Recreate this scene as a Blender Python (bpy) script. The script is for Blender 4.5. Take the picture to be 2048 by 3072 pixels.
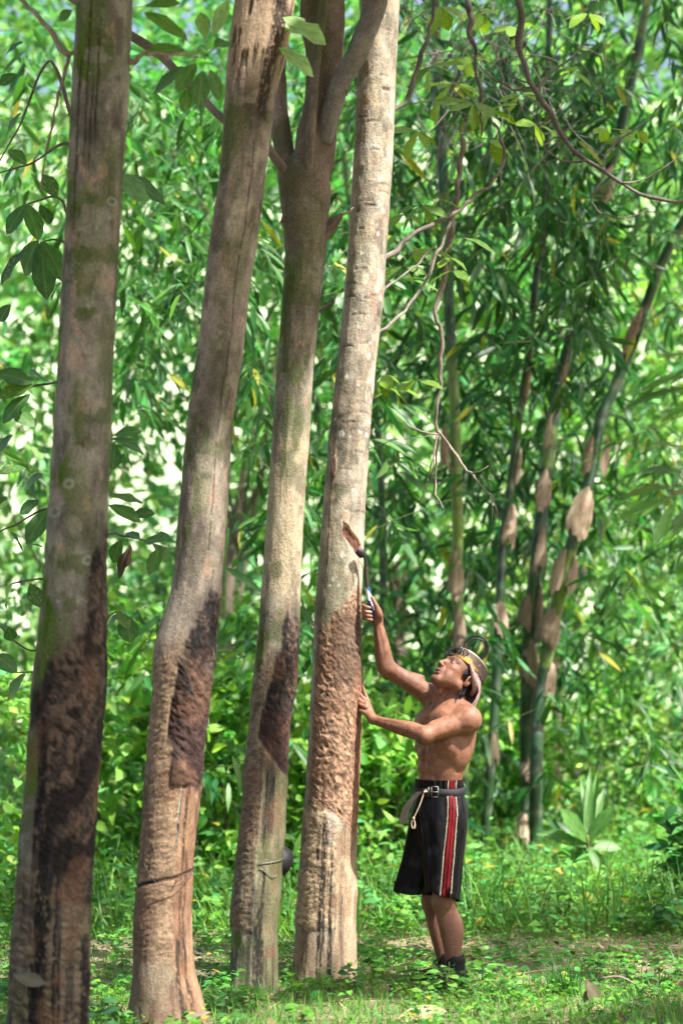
import bpy, math
import numpy as np
from mathutils import Vector, Matrix

for o in list(bpy.data.objects):
    bpy.data.objects.remove(o, do_unlink=True)
SC = bpy.context.scene
COL = SC.collection
rng = np.random.default_rng(11)

# ------------------------------------------------------------------ camera
FPX, HZ, CAMH = 6400.0, 2050.0, 1.42        # focal length in photo pixels, horizon row, eye height
cam = bpy.data.cameras.new("camera")
cam.sensor_fit = 'VERTICAL'
cam.sensor_height = 36.0
cam.lens = FPX / 3072 * 36.0
cam.shift_y = (HZ - 1536) / 3072
cam.clip_end = 500
cam.dof.use_dof = True
cam.dof.focus_distance = 10.15
cam.dof.aperture_fstop = 1.8
camo = bpy.data.objects.new("camera", cam)
camo.location = (0, 0, CAMH)
camo.rotation_euler = (math.pi / 2, 0, 0)
COL.objects.link(camo)
SC.camera = camo

# ------------------------------------------------------------------ sky, sun, exposure
SUN_EL, SUN_AZ = math.radians(56), math.radians(126)    # azimuth clockwise from +Y
SUN = np.array([math.sin(SUN_AZ) * math.cos(SUN_EL), math.cos(SUN_AZ) * math.cos(SUN_EL), math.sin(SUN_EL)])
wd = bpy.data.worlds.new("World")
SC.world = wd
wd.use_nodes = True
nt = wd.node_tree
nt.nodes.clear()
sky = nt.nodes.new("ShaderNodeTexSky")
sky.sky_type = 'NISHITA'
sky.sun_disc = False
sky.sun_elevation = SUN_EL
sky.sun_rotation = SUN_AZ
sky.air_density = 1.0
sky.dust_density = 6.0
bg = nt.nodes.new("ShaderNodeBackground")
bg.inputs[1].default_value = 0.115
wo = nt.nodes.new("ShaderNodeOutputWorld")
nt.links.new(sky.outputs[0], bg.inputs[0])
nt.links.new(bg.outputs[0], wo.inputs[0])
sun = bpy.data.lights.new("sun", 'SUN')
sun.energy = 5.0
sun.angle = math.radians(0.6)
sun.color = (1.0, 0.97, 0.92)
suno = bpy.data.objects.new("sun", sun)
suno.rotation_euler = Vector(SUN).to_track_quat('Z', 'Y').to_euler()
suno.location = (6, -6, 14)
COL.objects.link(suno)
vs = SC.view_settings
vs.view_transform = 'Standard'
vs.look = 'None'
vs.gamma = 1.0
vs.use_curve_mapping = False
vs.exposure = 1.5
SC.cycles.max_bounces = 8
SC.cycles.diffuse_bounces = 4
SC.cycles.transmission_bounces = 4
SC.cycles.use_denoising = True
SC.cycles.caustics_reflective = False
SC.cycles.caustics_refractive = False

# ------------------------------------------------------------------ helpers
VS = 2048 / 1568


def S(px, py, d):
    """photo pixel (2048 wide) at distance d -> point in the place"""
    return np.array([(px - 1024) / FPX * d, d, CAMH + (HZ - py) / FPX * d])


def V(px, py, d):
    return S(px * VS, py * VS, d)


def norm(a):
    a = np.asarray(a, float)
    return a / (np.linalg.norm(a, axis=-1, keepdims=True) + 1e-9)


def _h(i, j, k, s):
    n = (i.astype(np.int64) * 374761393 + j.astype(np.int64) * 668265263 + k.astype(np.int64) * 1274126177 + s * 974711)
    n = (n ^ (n >> 13)) * 1274126177
    n = n & 0x7fffffff
    n = (n ^ (n >> 16)) & 0xffff
    return n / 65535.0


def vnoise(x, y, z, s=0):
    x, y, z = np.broadcast_arrays(np.asarray(x, float), np.asarray(y, float), np.asarray(z, float))
    i, j, k = np.floor(x), np.floor(y), np.floor(z)
    a, b, c = x - i, y - j, z - k
    a, b, c = a * a * (3 - 2 * a), b * b * (3 - 2 * b), c * c * (3 - 2 * c)
    r = 0
    for di in (0, 1):
        for dj in (0, 1):
            for dk in (0, 1):
                w = (a if di else 1 - a) * (b if dj else 1 - b) * (c if dk else 1 - c)
                r = r + w * _h(i + di, j + dj, k + dk, s)
    return r


def fbm(x, y, z, s=0, o=4):
    r, a, t = 0, 0.5, 0
    for q in range(o):
        f = 2.03 ** q
        r = r + a * vnoise(x * f, y * f, z * f, s + q * 17)
        t += a
        a *= .5
    return r / t


def sst(x, a, b):
    t = np.clip((x - a) / (b - a), 0, 1)
    return t * t * (3 - 2 * t)


def mix(c, d, m):
    m = np.asarray(m)[..., None]
    return c * (1 - m) + np.asarray(d, float) * m


def mesh_np(name, v, f, col=None, smooth=True):
    v = np.asarray(v, np.float32).reshape(-1, 3)
    f = np.asarray(f, np.int32)
    me = bpy.data.meshes.new(name)
    k = f.shape[1]
    me.vertices.add(len(v))
    me.vertices.foreach_set('co', v.ravel())
    me.loops.add(f.size)
    me.loops.foreach_set('vertex_index', f.ravel())
    me.polygons.add(len(f))
    me.polygons.foreach_set('loop_start', np.arange(0, f.size, k, dtype=np.int32))
    me.polygons.foreach_set('loop_total', np.full(len(f), k, np.int32))
    me.polygons.foreach_set('use_smooth', np.full(len(f), smooth, bool))
    if col is not None:
        c = np.ones((len(v), 4), np.float32)
        col = np.asarray(col, np.float32)
        c[:, :3] = col if col.ndim == 2 else col[None, :]
        at = me.color_attributes.new('col', 'FLOAT_COLOR', 'POINT')
        at.data.foreach_set('color', c.ravel())
    me.update(calc_edges=True)
    return me


WL = {}     # origin of every object in world space


def thing(name, loc, label, cat, group=None):
    o = bpy.data.objects.new(name, None)
    o.empty_display_size = .1
    COL.objects.link(o)
    o.location = loc
    WL[o.name] = np.array(loc, float)
    o['label'] = label
    o['category'] = cat
    if group:
        o['group'] = group
    return o


def part(name, v, f, mat, parent=None, col=None, smooth=True, kind=None, label=None):
    base = WL[parent.name] if parent is not None else np.zeros(3)
    me = mesh_np(name, np.asarray(v) - base, f, col, smooth)
    me.materials.append(mat)
    o = bpy.data.objects.new(name, me)
    COL.objects.link(o)
    if parent is not None:
        o.parent = parent
    WL[o.name] = base
    if kind:
        o['kind'] = kind
    if label:
        o['label'] = label
    return o


def top(name, v, f, mat, label, cat, col=None, group=None, kind=None, loc=None, smooth=True):
    v = np.asarray(v, float)
    if loc is None:
        loc = np.array([v[:, 0].mean(), v[:, 1].mean(), v[:, 2].min()])
    me = mesh_np(name, v - loc, f, col, smooth)
    me.materials.append(mat)
    o = bpy.data.objects.new(name, me)
    o.location = loc
    COL.objects.link(o)
    WL[o.name] = np.array(loc)
    if label:
        o['label'] = label
    if cat:
        o['category'] = cat
    if group:
        o['group'] = group
    if kind:
        o['kind'] = kind
    return o


class MB:
    """collects pieces of one mesh (triangles)"""

    def __init__(s):
        s.v, s.f, s.c, s.n = [], [], [], 0

    def add(s, v, f, c=None):
        v = np.asarray(v, float).reshape(-1, 3)
        f = np.asarray(f, int)
        if f.shape[1] == 4:
            f = np.concatenate([f[:, [0, 1, 2]], f[:, [0, 2, 3]]])
        s.v.append(v)
        s.f.append(f + s.n)
        c = np.array([.5, .5, .5]) if c is None else np.asarray(c, float)
        s.c.append(np.broadcast_to(c, v.shape).copy())
        s.n += len(v)
        return s

    def get(s):
        return np.concatenate(s.v), np.concatenate(s.f), np.concatenate(s.c)


def spline(P, n):
    P = np.asarray(P, float)
    if len(P) < 3:
        t = np.linspace(0, 1, n)[:, None]
        return P[0] * (1 - t) + P[-1] * t
    d = np.r_[0, np.cumsum(np.linalg.norm(np.diff(P[:, :3], axis=0), axis=1))]
    Q = np.vstack([2 * P[0] - P[1], P, 2 * P[-1] - P[-2]])
    t = np.linspace(0, d[-1], n)
    i = np.clip(np.searchsorted(d, t, 'right') - 1, 0, len(P) - 2)
    u = ((t - d[i]) / (d[i + 1] - d[i] + 1e-9))[:, None]
    a, b, c, e = Q[i], Q[i + 1], Q[i + 2], Q[i + 3]
    return .5 * (2 * b + (c - a) * u + (2 * a - 5 * b + 4 * c - e) * u ** 2 + (3 * b - a - 3 * c + e) * u ** 3)


def grid_faces(nr, nc, wrap=True):
    r = np.arange(nr - 1)[:, None]
    c = np.arange(nc if wrap else nc - 1)[None, :]
    c2 = (c + 1) % nc
    return np.stack([r * nc + c, r * nc + c2, (r + 1) * nc + c2, (r + 1) * nc + c], -1).reshape(-1, 4)


def tube(P, R, nseg=8, n=None, rough=0.0, cap=True):
    """P control points, R radii; returns v, f(tri)"""
    P = np.asarray(P, float)
    R = np.broadcast_to(np.asarray(R, float), (len(P),))
    n = n or max(2, len(P) * 4)
    Q = spline(np.c_[P, R], n)
    p, r = Q[:, :3], np.maximum(Q[:, 3], 1e-4)
    T = norm(np.gradient(p, axis=0))
    ref = np.array([0.13, -1.0, 0.21])
    A = norm(np.cross(T, ref))
    B = np.cross(T, A)
    a = np.linspace(0, 2 * np.pi, nseg, endpoint=False)
    if rough:
        r = r[:, None] * (1 + rough * (vnoise(p[:, None, 0] * 9 + np.cos(a) * 1.3, p[:, None, 2] * 9 + np.sin(a) * 1.3, p[:, None, 1] * 9) - .5))
    else:
        r = np.repeat(r[:, None], nseg, 1)
    v = p[:, None] + A[:, None] * (np.cos(a)[None, :, None] * r[..., None]) + B[:, None] * (np.sin(a)[None, :, None] * r[..., None])
    v = v.reshape(-1, 3)
    f = grid_faces(n, nseg)
    f = np.concatenate([f[:, [0, 1, 2]], f[:, [0, 2, 3]]])
    if cap:
        v = np.vstack([v, p[0], p[-1]])
        j = np.arange(nseg)
        k = (j + 1) % nseg
        f = np.concatenate([f, np.stack([k, j, np.full(nseg, n * nseg)], 1),
                            np.stack([(n - 1) * nseg + j, (n - 1) * nseg + k, np.full(nseg, n * nseg + 1)], 1)])
    return v, f


# ------------------------------------------------------------------ materials
def new_mat(name):
    m = bpy.data.materials.new(name)
    m.use_nodes = True
    t = m.node_tree
    t.nodes.clear()
    return m, t, t.nodes.new


def attr_mat(name, rough=.8, spec=.3, scale=60, bump=.3, var=.25, stretch=(1, 1, 1), dist=.01, sheen=0, metal=0, rvar=0.0):
    """colour from the mesh's own colour layer, broken up by noise, with fine relief"""
    m, t, N = new_mat(name)
    L = t.links.new
    out, b = N("ShaderNodeOutputMaterial"), N("ShaderNodeBsdfPrincipled")
    at = N("ShaderNodeAttribute")
    at.attribute_name = 'col'
    tc, mp = N("ShaderNodeTexCoord"), N("ShaderNodeMapping")
    mp.inputs['Scale'].default_value = stretch
    L(tc.outputs['Object'], mp.inputs[0])
    nz = N("ShaderNodeTexNoise")
    nz.inputs['Scale'].default_value = scale
    nz.inputs['Detail'].default_value = 6
    nz.inputs['Roughness'].default_value = .65
    L(mp.outputs[0], nz.inputs['Vector'])
    mr = N("ShaderNodeMapRange")
    mr.inputs['From Min'].default_value = .3
    mr.inputs['From Max'].default_value = .7
    mr.inputs['To Min'].default_value = 1 - var
    mr.inputs['To Max'].default_value = 1 + var
    L(nz.outputs['Fac'], mr.inputs['Value'])
    mx = N("ShaderNodeVectorMath")
    mx.operation = 'SCALE'
    L(at.outputs['Color'], mx.inputs[0])
    L(mr.outputs[0], mx.inputs['Scale'])
    L(mx.outputs[0], b.inputs['Base Color'])
    b.inputs['Roughness'].default_value = rough
    if rvar:
        r2 = N("ShaderNodeMapRange")
        r2.inputs['To Min'].default_value = rough - rvar
        r2.inputs['To Max'].default_value = rough + rvar
        L(nz.outputs['Fac'], r2.inputs['Value'])
        L(r2.outputs[0], b.inputs['Roughness'])
    b.inputs['Specular IOR Level'].default_value = spec
    b.inputs['Metallic'].default_value = metal
    if sheen:
        b.inputs['Sheen Weight'].default_value = sheen
    if bump:
        bp = N("ShaderNodeBump")
        bp.inputs['Strength'].default_value = bump
        bp.inputs['Distance'].default_value = dist
        L(nz.outputs['Fac'], bp.inputs['Height'])
        L(bp.outputs[0], b.inputs['Normal'])
    L(b.outputs[0], out.inputs[0])
    return m


def leaf_mat(name, rough=.42, spec=.5, trans=.42, gain=(1.5, 1.45, .7), speck=0.0, veins=0.0):
    m, t, N = new_mat(name)
    L = t.links.new
    out, b = N("ShaderNodeOutputMaterial"), N("ShaderNodeBsdfPrincipled")
    at = N("ShaderNodeAttribute")
    at.attribute_name = 'col'
    src = at.outputs['Color']
    nz = N("ShaderNodeTexNoise")
    tc = N("ShaderNodeTexCoord")
    L(tc.outputs['Object'], nz.inputs['Vector'])
    if speck:
        nz.inputs['Scale'].default_value = 9
        nz.inputs['Detail'].default_value = 5
        nz.inputs['Roughness'].default_value = .7
        rp = N("ShaderNodeValToRGB")
        rp.color_ramp.elements[0].position = .54
        rp.color_ramp.elements[1].position = .62
        L(nz.outputs['Fac'], rp.inputs[0])
        ml = N("ShaderNodeMath")
        ml.operation = 'MULTIPLY'
        ml.inputs[1].default_value = speck
        L(rp.outputs[0], ml.inputs[0])
        mc = N("ShaderNodeMix")
        mc.data_type = 'RGBA'
        L(ml.outputs[0], mc.inputs['Factor'])
        L(src, mc.inputs[6])
        mc.inputs[7].default_value = (.42, .40, .03, 1)
        src = mc.outputs[2]
    if veins:
        # side veins and midrib, from the leaf's own x (across) and y (along)
        def mth(op, a, b_=None):
            q = N("ShaderNodeMath")
            q.operation = op
            for i_, w_ in enumerate((a, b_)):
                if w_ is None:
                    continue
                if isinstance(w_, (int, float)):
                    q.inputs[i_].default_value = w_
                else:
                    L(w_, q.inputs[i_])
            return q.outputs[0]
        sp = N("ShaderNodeSeparateXYZ")
        L(tc.outputs['Object'], sp.inputs[0])
        ax_ = mth('ABSOLUTE', sp.outputs[0])
        ph = mth('SUBTRACT', mth('MULTIPLY', sp.outputs[1], 82.0), mth('MULTIPLY', ax_, 60.0))
        ln_ = mth('GREATER_THAN', mth('SINE', ph), .88)
        md = mth('LESS_THAN', ax_, .022)
        fc = mth('MULTIPLY', mth('MAXIMUM', ln_, md), veins)
        mv = N("ShaderNodeMix")
        mv.data_type = 'RGBA'
        L(fc, mv.inputs['Factor'])
        L(src, mv.inputs[6])
        mv.inputs[7].default_value = (.30, .40, .14, 1)
        src = mv.outputs[2]
        nz.inputs['Scale'].default_value = 5
        bl = N("ShaderNodeMix")
        bl.data_type = 'RGBA'
        bl.blend_type = 'MULTIPLY'
        bl.inputs['Factor'].default_value = .6
        rr_ = N("ShaderNodeMapRange")
        rr_.inputs['From Min'].default_value = .3
        rr_.inputs['From Max'].default_value = .7
        rr_.inputs['To Min'].default_value = .5
        rr_.inputs['To Max'].default_value = 1.3
        L(nz.outputs['Fac'], rr_.inputs[0])
        L(src, bl.inputs[6])
        L(rr_.outputs[0], bl.inputs[7])
        src = bl.outputs[2]
    L(src, b.inputs['Base Color'])
    b.inputs['Roughness'].default_value = rough
    b.inputs['Specular IOR Level'].default_value = spec
    tr = N("ShaderNodeBsdfTranslucent")
    g = N("ShaderNodeVectorMath")
    g.operation = 'MULTIPLY'
    g.inputs[1].default_value = gain
    L(src, g.inputs[0])
    L(g.outputs[0], tr.inputs['Color'])
    mx = N("ShaderNodeMixShader")
    mx.inputs[0].default_value = trans
    L(b.outputs[0], mx.inputs[1])
    L(tr.outputs[0], mx.inputs[2])
    L(mx.outputs[0], out.inputs[0])
    return m


M_BARK = attr_mat('bark', .9, .18, 120, .5, .38, (1, 1, .8), .009)
M_TWIG = attr_mat('twig_bark', .8, .25, 60, .4, .3, (1, 1, 1), .006)
M_LEAF = leaf_mat('broad_leaf', .48, .4, .4, (1.3, 1.5, .8))
M_BIG = leaf_mat('veined_leaf', .48, .4, .38, (1.3, 1.5, .8), veins=.28)
M_SPECK = leaf_mat('speckled_leaf', .45, .4, .4, (1.5, 1.4, .6), .8)
M_BLEAF = leaf_mat('bamboo_leaf', .46, .42, .38, (1.25, 1.5, .8))
M_HERB = leaf_mat('herb_leaf', .52, .36, .42, (1.3, 1.4, .7))
M_DEAD = attr_mat('dead_leaf', .8, .2, 60, .3, .35)
M_CULM = attr_mat('bamboo_skin', .35, .5, 25, .08, .22, (1, 1, .3))
M_SHEATH = attr_mat('bamboo_sheath', .75, .3, 30, .25, .3, (3, 3, .35))
M_SKIN = attr_mat('skin', .5, .36, 140, .5, .26, (1, 1, 1), .004, rvar=.12)
M_CLOTH = attr_mat('black_cloth', .48, .13, 220, .2, .3, (1, 1, 1), .003)
M_WEB = attr_mat('webbing', .7, .3, 250, .25, .25)
M_RAG = attr_mat('head_cloth', .85, .2, 120, .35, .35, (1, 1, 1), .004)
M_HAIR = attr_mat('hair', .45, .4, 120, .2, .3)
M_CAP = attr_mat('cap_shell', .7, .3, 110, .3, .4, (1, 1, 1), .004)
M_RUB = attr_mat('black_rubber', .45, .45, 80, .1, .2)
M_STEEL = attr_mat('tool_steel', .45, .5, 120, .25, .4, metal=.6)
M_EYE = attr_mat('eye', .12, .6, 10, 0, 0)
M_SOIL = None


# ------------------------------------------------------------------ leaves
def leaf_template(kind):
    """rows t, half width w, and triangles; columns -1,0,1"""
    if kind == 'lance':
        t = np.array([0, .18, .5, .8, 1.0]); w = np.array([.12, .85, 1.0, .55, .02])
    elif kind == 'oval':
        t = np.array([0, .15, .38, .62, .84, 1.0]); w = np.array([.06, .52, .93, 1.0, .62, .03])
    elif kind == 'heart':
        t = np.array([-.1, .08, .35, .7, 1.0]); w = np.array([.45, .95, 1.0, .5, .02])
    elif kind == 'diamond':
        t = np.array([0, .45, 1.0]); w = np.array([.05, 1.0, .03])
    else:  # blade
        t = np.array([0, .55, 1.0]); w = np.array([1.0, .8, .05])
    return t, w


def leaves(P, D, Nn, L, Wd, col, kind='lance', fold=.25, droop=.25, wave=0.0):
    nc = 2 if kind == 'blade' else 3
    """many leaves as one set of arrays. P base, D direction, Nn normal, L length, Wd full width"""
    P, D = np.asarray(P, float), norm(D)
    n = len(P)
    B = norm(np.cross(D, Nn))
    Nn = norm(np.cross(B, D))
    L = np.broadcast_to(L, (n,))[:, None, None]
    Wd = np.broadcast_to(Wd, (n,))[:, None, None]
    if kind == 'quad':              # far leaves: two folded triangles
        m = P + D * (L * .5)[:, 0]
        hw, up = (Wd * .5)[:, 0], Nn * (Wd * .14)[:, 0]
        v = np.stack([P, m + B * hw + up, P + D * L[:, 0] - Nn * (L * .12)[:, 0], m - B * hw + up], 1)
        F = (np.array([(0, 1, 2), (0, 2, 3)])[None] + (np.arange(n) * 4)[:, None, None]).reshape(-1, 3)
        return v.reshape(-1, 3), F, np.repeat(np.broadcast_to(np.asarray(col, float), (n, 3)), 4, 0)
    t, w = leaf_template(kind)
    R = len(t)
    cols = np.linspace(-1, 1, nc)
    tt = np.repeat(t, nc)[None, :, None]
    ss = (np.tile(cols, R) * np.repeat(w, nc))[None, :, None]
    droop = np.broadcast_to(droop, (n,))[:, None, None]
    fold = np.broadcast_to(fold, (n,))[:, None, None]
    lift = np.abs(ss) * Wd * .5 * fold
    if wave:
        lift = lift + wave * Wd * np.sin(tt * 14) * np.abs(ss)
    v = (P[:, None] + D[:, None] * (L * tt * (1 - .18 * droop * tt)) + B[:, None] * (ss * Wd * .5 * np.sqrt(np.maximum(1 - fold ** 2 * .6, .2)))
         + Nn[:, None] * (lift - droop * L * tt ** 2 * .55))
    f = []
    for r in range(R - 1):
        for c in range(nc - 1):
            a = r * nc + c
            f += [(a, a + 1, a + nc + 1), (a, a + nc + 1, a + nc)]
    f = np.array(f)
    F = (f[None] + (np.arange(n) * R * nc)[:, None, None]).reshape(-1, 3)
    col = np.broadcast_to(np.asarray(col, float), (n, 3))
    C = np.repeat(col, R * nc, 0)
    return v.reshape(-1, 3), F, C


def vary(base, n, amt=.3, hue=.12, r=rng):
    base = np.asarray(base, float)
    k = np.exp(r.normal(0, amt, (n, 1)))
    h = r.normal(0, hue, (n, 1))
    c = base[None] * k
    c = c * np.concatenate([1 + 1.6 * h, 1 + .3 * h, 1 - h * .8], 1)
    return np.clip(c, .004, .8)


UNIT = {}


def unit_leaf(kind, color, var, wave=0.0, mat=None, droop=None, fold=None):
    key = (kind, tuple(color), var, wave, mat.name)
    if key not in UNIT:
        r = np.random.default_rng(var * 7 + 3)
        dr = (.15 + .5 * r.random()) if droop is None else droop
        fo = (.15 + .35 * r.random()) if fold is None else fold
        v, f, c = leaves([[0, 0, 0]], [[0, 1, 0]], [[0, 0, 1]], 1.0, 1.0, [color], kind, 0, dr, 0)
        # width axis is x (scaled later): fold in z relative to the length
        v[:, 2] += np.abs(v[:, 0]) * fo * .6
        if wave:
            v[:, 2] += wave * np.sin(v[:, 1] * 13 + var) * np.abs(v[:, 0])
        c = c * (1 + .25 * (r.random((len(c), 1)) - .5))
        mid = np.arange(len(c)) % 3 == 1
        c[mid] = c[mid] * .8 + np.array([.18, .26, .08]) * .2
        me = mesh_np('leaf', v, f, c)
        me.materials.append(mat)
        UNIT[key] = me
    return UNIT[key]


def leaf_obj(parent, base, tip, width, color, kind='oval', nrm=None, var=0, wave=0.0, mat=None, name='leaf', droop=None, thick=1.0):
    base, tip = np.asarray(base, float), np.asarray(tip, float)
    mat = mat or M_LEAF
    d = tip - base
    Ln = np.linalg.norm(d)
    d = d / Ln
    nrm = np.array([0.2, -.6, .75]) if nrm is None else np.asarray(nrm, float)
    x = np.cross(d, nrm)
    x /= np.linalg.norm(x) + 1e-9
    z = np.cross(x, d)
    o = bpy.data.objects.new(name, unit_leaf(kind, color, var, wave, mat, droop))
    m = np.eye(4)
    m[:3, 0] = x * width
    m[:3, 1] = d * Ln
    m[:3, 2] = z * Ln * .6
    m[:3, 3] = base - (WL[parent.name] if parent is not None else 0)
    COL.objects.link(o)
    if parent is not None:
        o.parent = parent
    o.matrix_local = Matrix(m.tolist())
    return o
#@@SETTING
# ================================================================== THE SETTING
def ground_z(x, y):
    return .05 * (fbm(x * .35, y * .35, 0, 5, 3) - .5) + .03 * (fbm(x * 1.7, y * 1.7, 3, 9, 3) - .5)


def ground_mat():
    m, t, N = new_mat('forest_soil')
    L = t.links.new
    out, b = N("ShaderNodeOutputMaterial"), N("ShaderNodeBsdfPrincipled")
    tc = N("ShaderNodeTexCoord")
    n1, n2 = N("ShaderNodeTexNoise"), N("ShaderNodeTexNoise")
    n1.inputs['Scale'].default_value = 1.1
    n1.inputs['Detail'].default_value = 5
    n2.inputs['Scale'].default_value = 45
    n2.inputs['Detail'].default_value = 7
    L(tc.outputs['Object'], n1.inputs['Vector'])
    L(tc.outputs['Object'], n2.inputs['Vector'])
    r1, r2 = N("ShaderNodeValToRGB"), N("ShaderNodeValToRGB")
    e = r1.color_ramp.elements
    e[0].position, e[0].color = .38, (.07, .10, .025, 1)
    e[1].position, e[1].color = .62, (.30, .225, .13, 1)
    e = r2.color_ramp.elements
    e[0].position, e[0].color = .35, (.035, .026, .016, 1)
    e[1].position, e[1].color = .68, (.30, .23, .14, 1)
    L(n1.outputs['Fac'], r1.inputs[0])
    L(n2.outputs['Fac'], r2.inputs[0])
    mx = N("ShaderNodeMix")
    mx.data_type = 'RGBA'
    mx.inputs['Factor'].default_value = .45
    L(r1.outputs[0], mx.inputs[6])
    L(r2.outputs[0], mx.inputs[7])
    L(mx.outputs[2], b.inputs['Base Color'])
    b.inputs['Roughness'].default_value = .95
    bp = N("ShaderNodeBump")
    bp.inputs['Strength'].default_value = .8
    bp.inputs['Distance'].default_value = .03
    L(n2.outputs['Fac'], bp.inputs['Height'])
    L(bp.outputs[0], b.inputs['Normal'])
    L(b.outputs[0], out.inputs[0])
    return m


def build_ground():
    gx = np.r_[-160, -60, -25, -14, np.linspace(-9, 9, 100), 14, 25, 60, 160]
    gy = np.r_[-60, -20, -5, np.linspace(0, 30, 150), 36, 50, 90, 260]
    X, Y = np.meshgrid(gx, gy)
    Z = ground_z(X, Y)
    v = np.stack([X, Y, Z], -1).reshape(-1, 3)
    o = part('ground', v, grid_faces(len(gy), len(gx), False), ground_mat(), kind='structure')
    return o


build_ground()


def bright_backdrop():
    """pale slope added far behind the trees so the gaps glow bright"""
    gx, gy = np.linspace(-60, 60, 80), np.linspace(0, 1, 30)
    X, G = np.meshgrid(gx, gy)
    Y = 42 + 60 * G
    Z = -.3 + 30 * G ** .85 + 1.5 * (fbm(X * .1, Y * .1, 0, 3, 3) - .5) * (.2 + G)
    v = np.stack([X, Y, Z], -1).reshape(-1, 3)
    n = fbm(v[:, 0] * .5, v[:, 1] * .3, v[:, 2] * .5, 6, 4)
    c = np.array([.36, .44, .27])[None] * (.7 + .6 * n)[:, None]
    part('bright_backdrop', v, grid_faces(30, 80, False), attr_mat('backdrop_slope', .95, .1, 3, .4, .25), None, c, kind='structure')


bright_backdrop()

# ------------------------------------------------------------------ rubber trees
def interp(pts, y):
    p = np.array(pts, float)
    return np.interp(y, p[:, 0], p[:, 1])


def outline(pts, y, k=9):
    """smooth curve through traced (y, x) pairs"""
    r = interp(pts, y)
    return r


GREY, TAN, DARK = np.array([.190, .172, .135]), np.array([.34, .25, .16]), np.array([.040, .030, .024])
BLACK, MOSS, PINK = np.array([.010, .009, .009]), np.array([.085, .115, .03]), np.array([.36, .235, .165])
LICHEN, SUN_WARM = np.array([.52, .52, .46]), np.array([.30, .13, .07])


def trunk(tree, d, left, right, ztop, paint, NA=150, NR=720, lean_y=0.0, seed=0):
    """trunk of a tapped rubber tree; left and right edges traced as (row, column) in 1568-wide pixels at distance d"""
    left = sorted((b, a) for a, b in left)
    right = sorted((b, a) for a, b in right)
    ybase = (HZ + FPX * CAMH / d) / VS + 8
    yv = np.linspace(-6, ybase, NR)
    xl, xr = outline(left, yv), outline(right, yv)
    ker = np.hanning(41)
    ker /= ker.sum()
    pad = lambda a: np.convolve(np.r_[np.full(20, a[0]) + (a[0] - a[20]) * np.linspace(1, 0, 20), a, np.full(20, a[-1])], ker, 'valid')
    xl, xr = pad(xl), pad(xr)
    px2m = VS / FPX * d
    cx = ((xl + xr) / 2 * VS - 1024) / FPX * d
    r = (xr - xl) / 2 * px2m
    z = CAMH + (HZ - yv * VS) / FPX * d
    # above the frame: carry on upward, tapering
    nu = 40
    slope = (cx[0] - cx[60]) / (z[0] - z[60])
    zu = np.linspace(ztop, z[0], nu, endpoint=False)
    cu = cx[0] + slope * (zu - z[0]) * .7
    ru = r[0] * (1 - .45 * (zu - z[0]) / (ztop - z[0]))
    Z, CX, R = np.r_[zu, z], np.r_[cu, cx], np.r_[ru, r]
    Yv = np.r_[np.linspace(-900, -7, nu), yv]
    th = np.linspace(-np.pi, np.pi, NA, endpoint=False)
    th = th - .45 * np.sin(th)          # more rows of bark on the side one sees
    TH, ZZ = np.meshgrid(th, Z)
    RR = np.repeat(R[:, None], NA, 1)
    YV = np.repeat(Yv[:, None], NA, 1)
    sx, cz = np.sin(TH), np.cos(TH)
    front = sst(cz, -.45, -.05)
    disp, col = paint(sx, cz, front, YV, ZZ, RR * TH, RR, seed)
    RR = RR + disp
    CY = d + lean_y * (ZZ - 2)
    v = np.stack([CX[:, None] + RR * sx, CY - RR * cz, ZZ], -1)
    v = v.reshape(-1, 3)
    o = part('trunk', v, grid_faces(len(Z), NA), M_BARK, tree, np.clip(col.reshape(-1, 3), .004, .8))
    return Z, CX, R


def nz3(sx, cz, z, R, fr, fz, s, o=4):
    return fbm(sx * R * fr, cz * R * fr, z * fz, s, o)


def diag(sx, cz, arc, z, R, s, f1=230, f2=26, k=.75):
    """wrinkles running down to the right, as old tapping cuts do"""
    w = z + k * arc
    a = arc - .6 * z
    warp = .06 * (fbm(a * 14, w * 14, 0, s + 3, 3) - .5)
    return fbm((w + warp) * f1 * .5, a * f2, sx * .01, s, 4)


def ct(n, k=2.4):
    return np.clip(.5 + (n - .5) * k, 0, 1)


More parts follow.
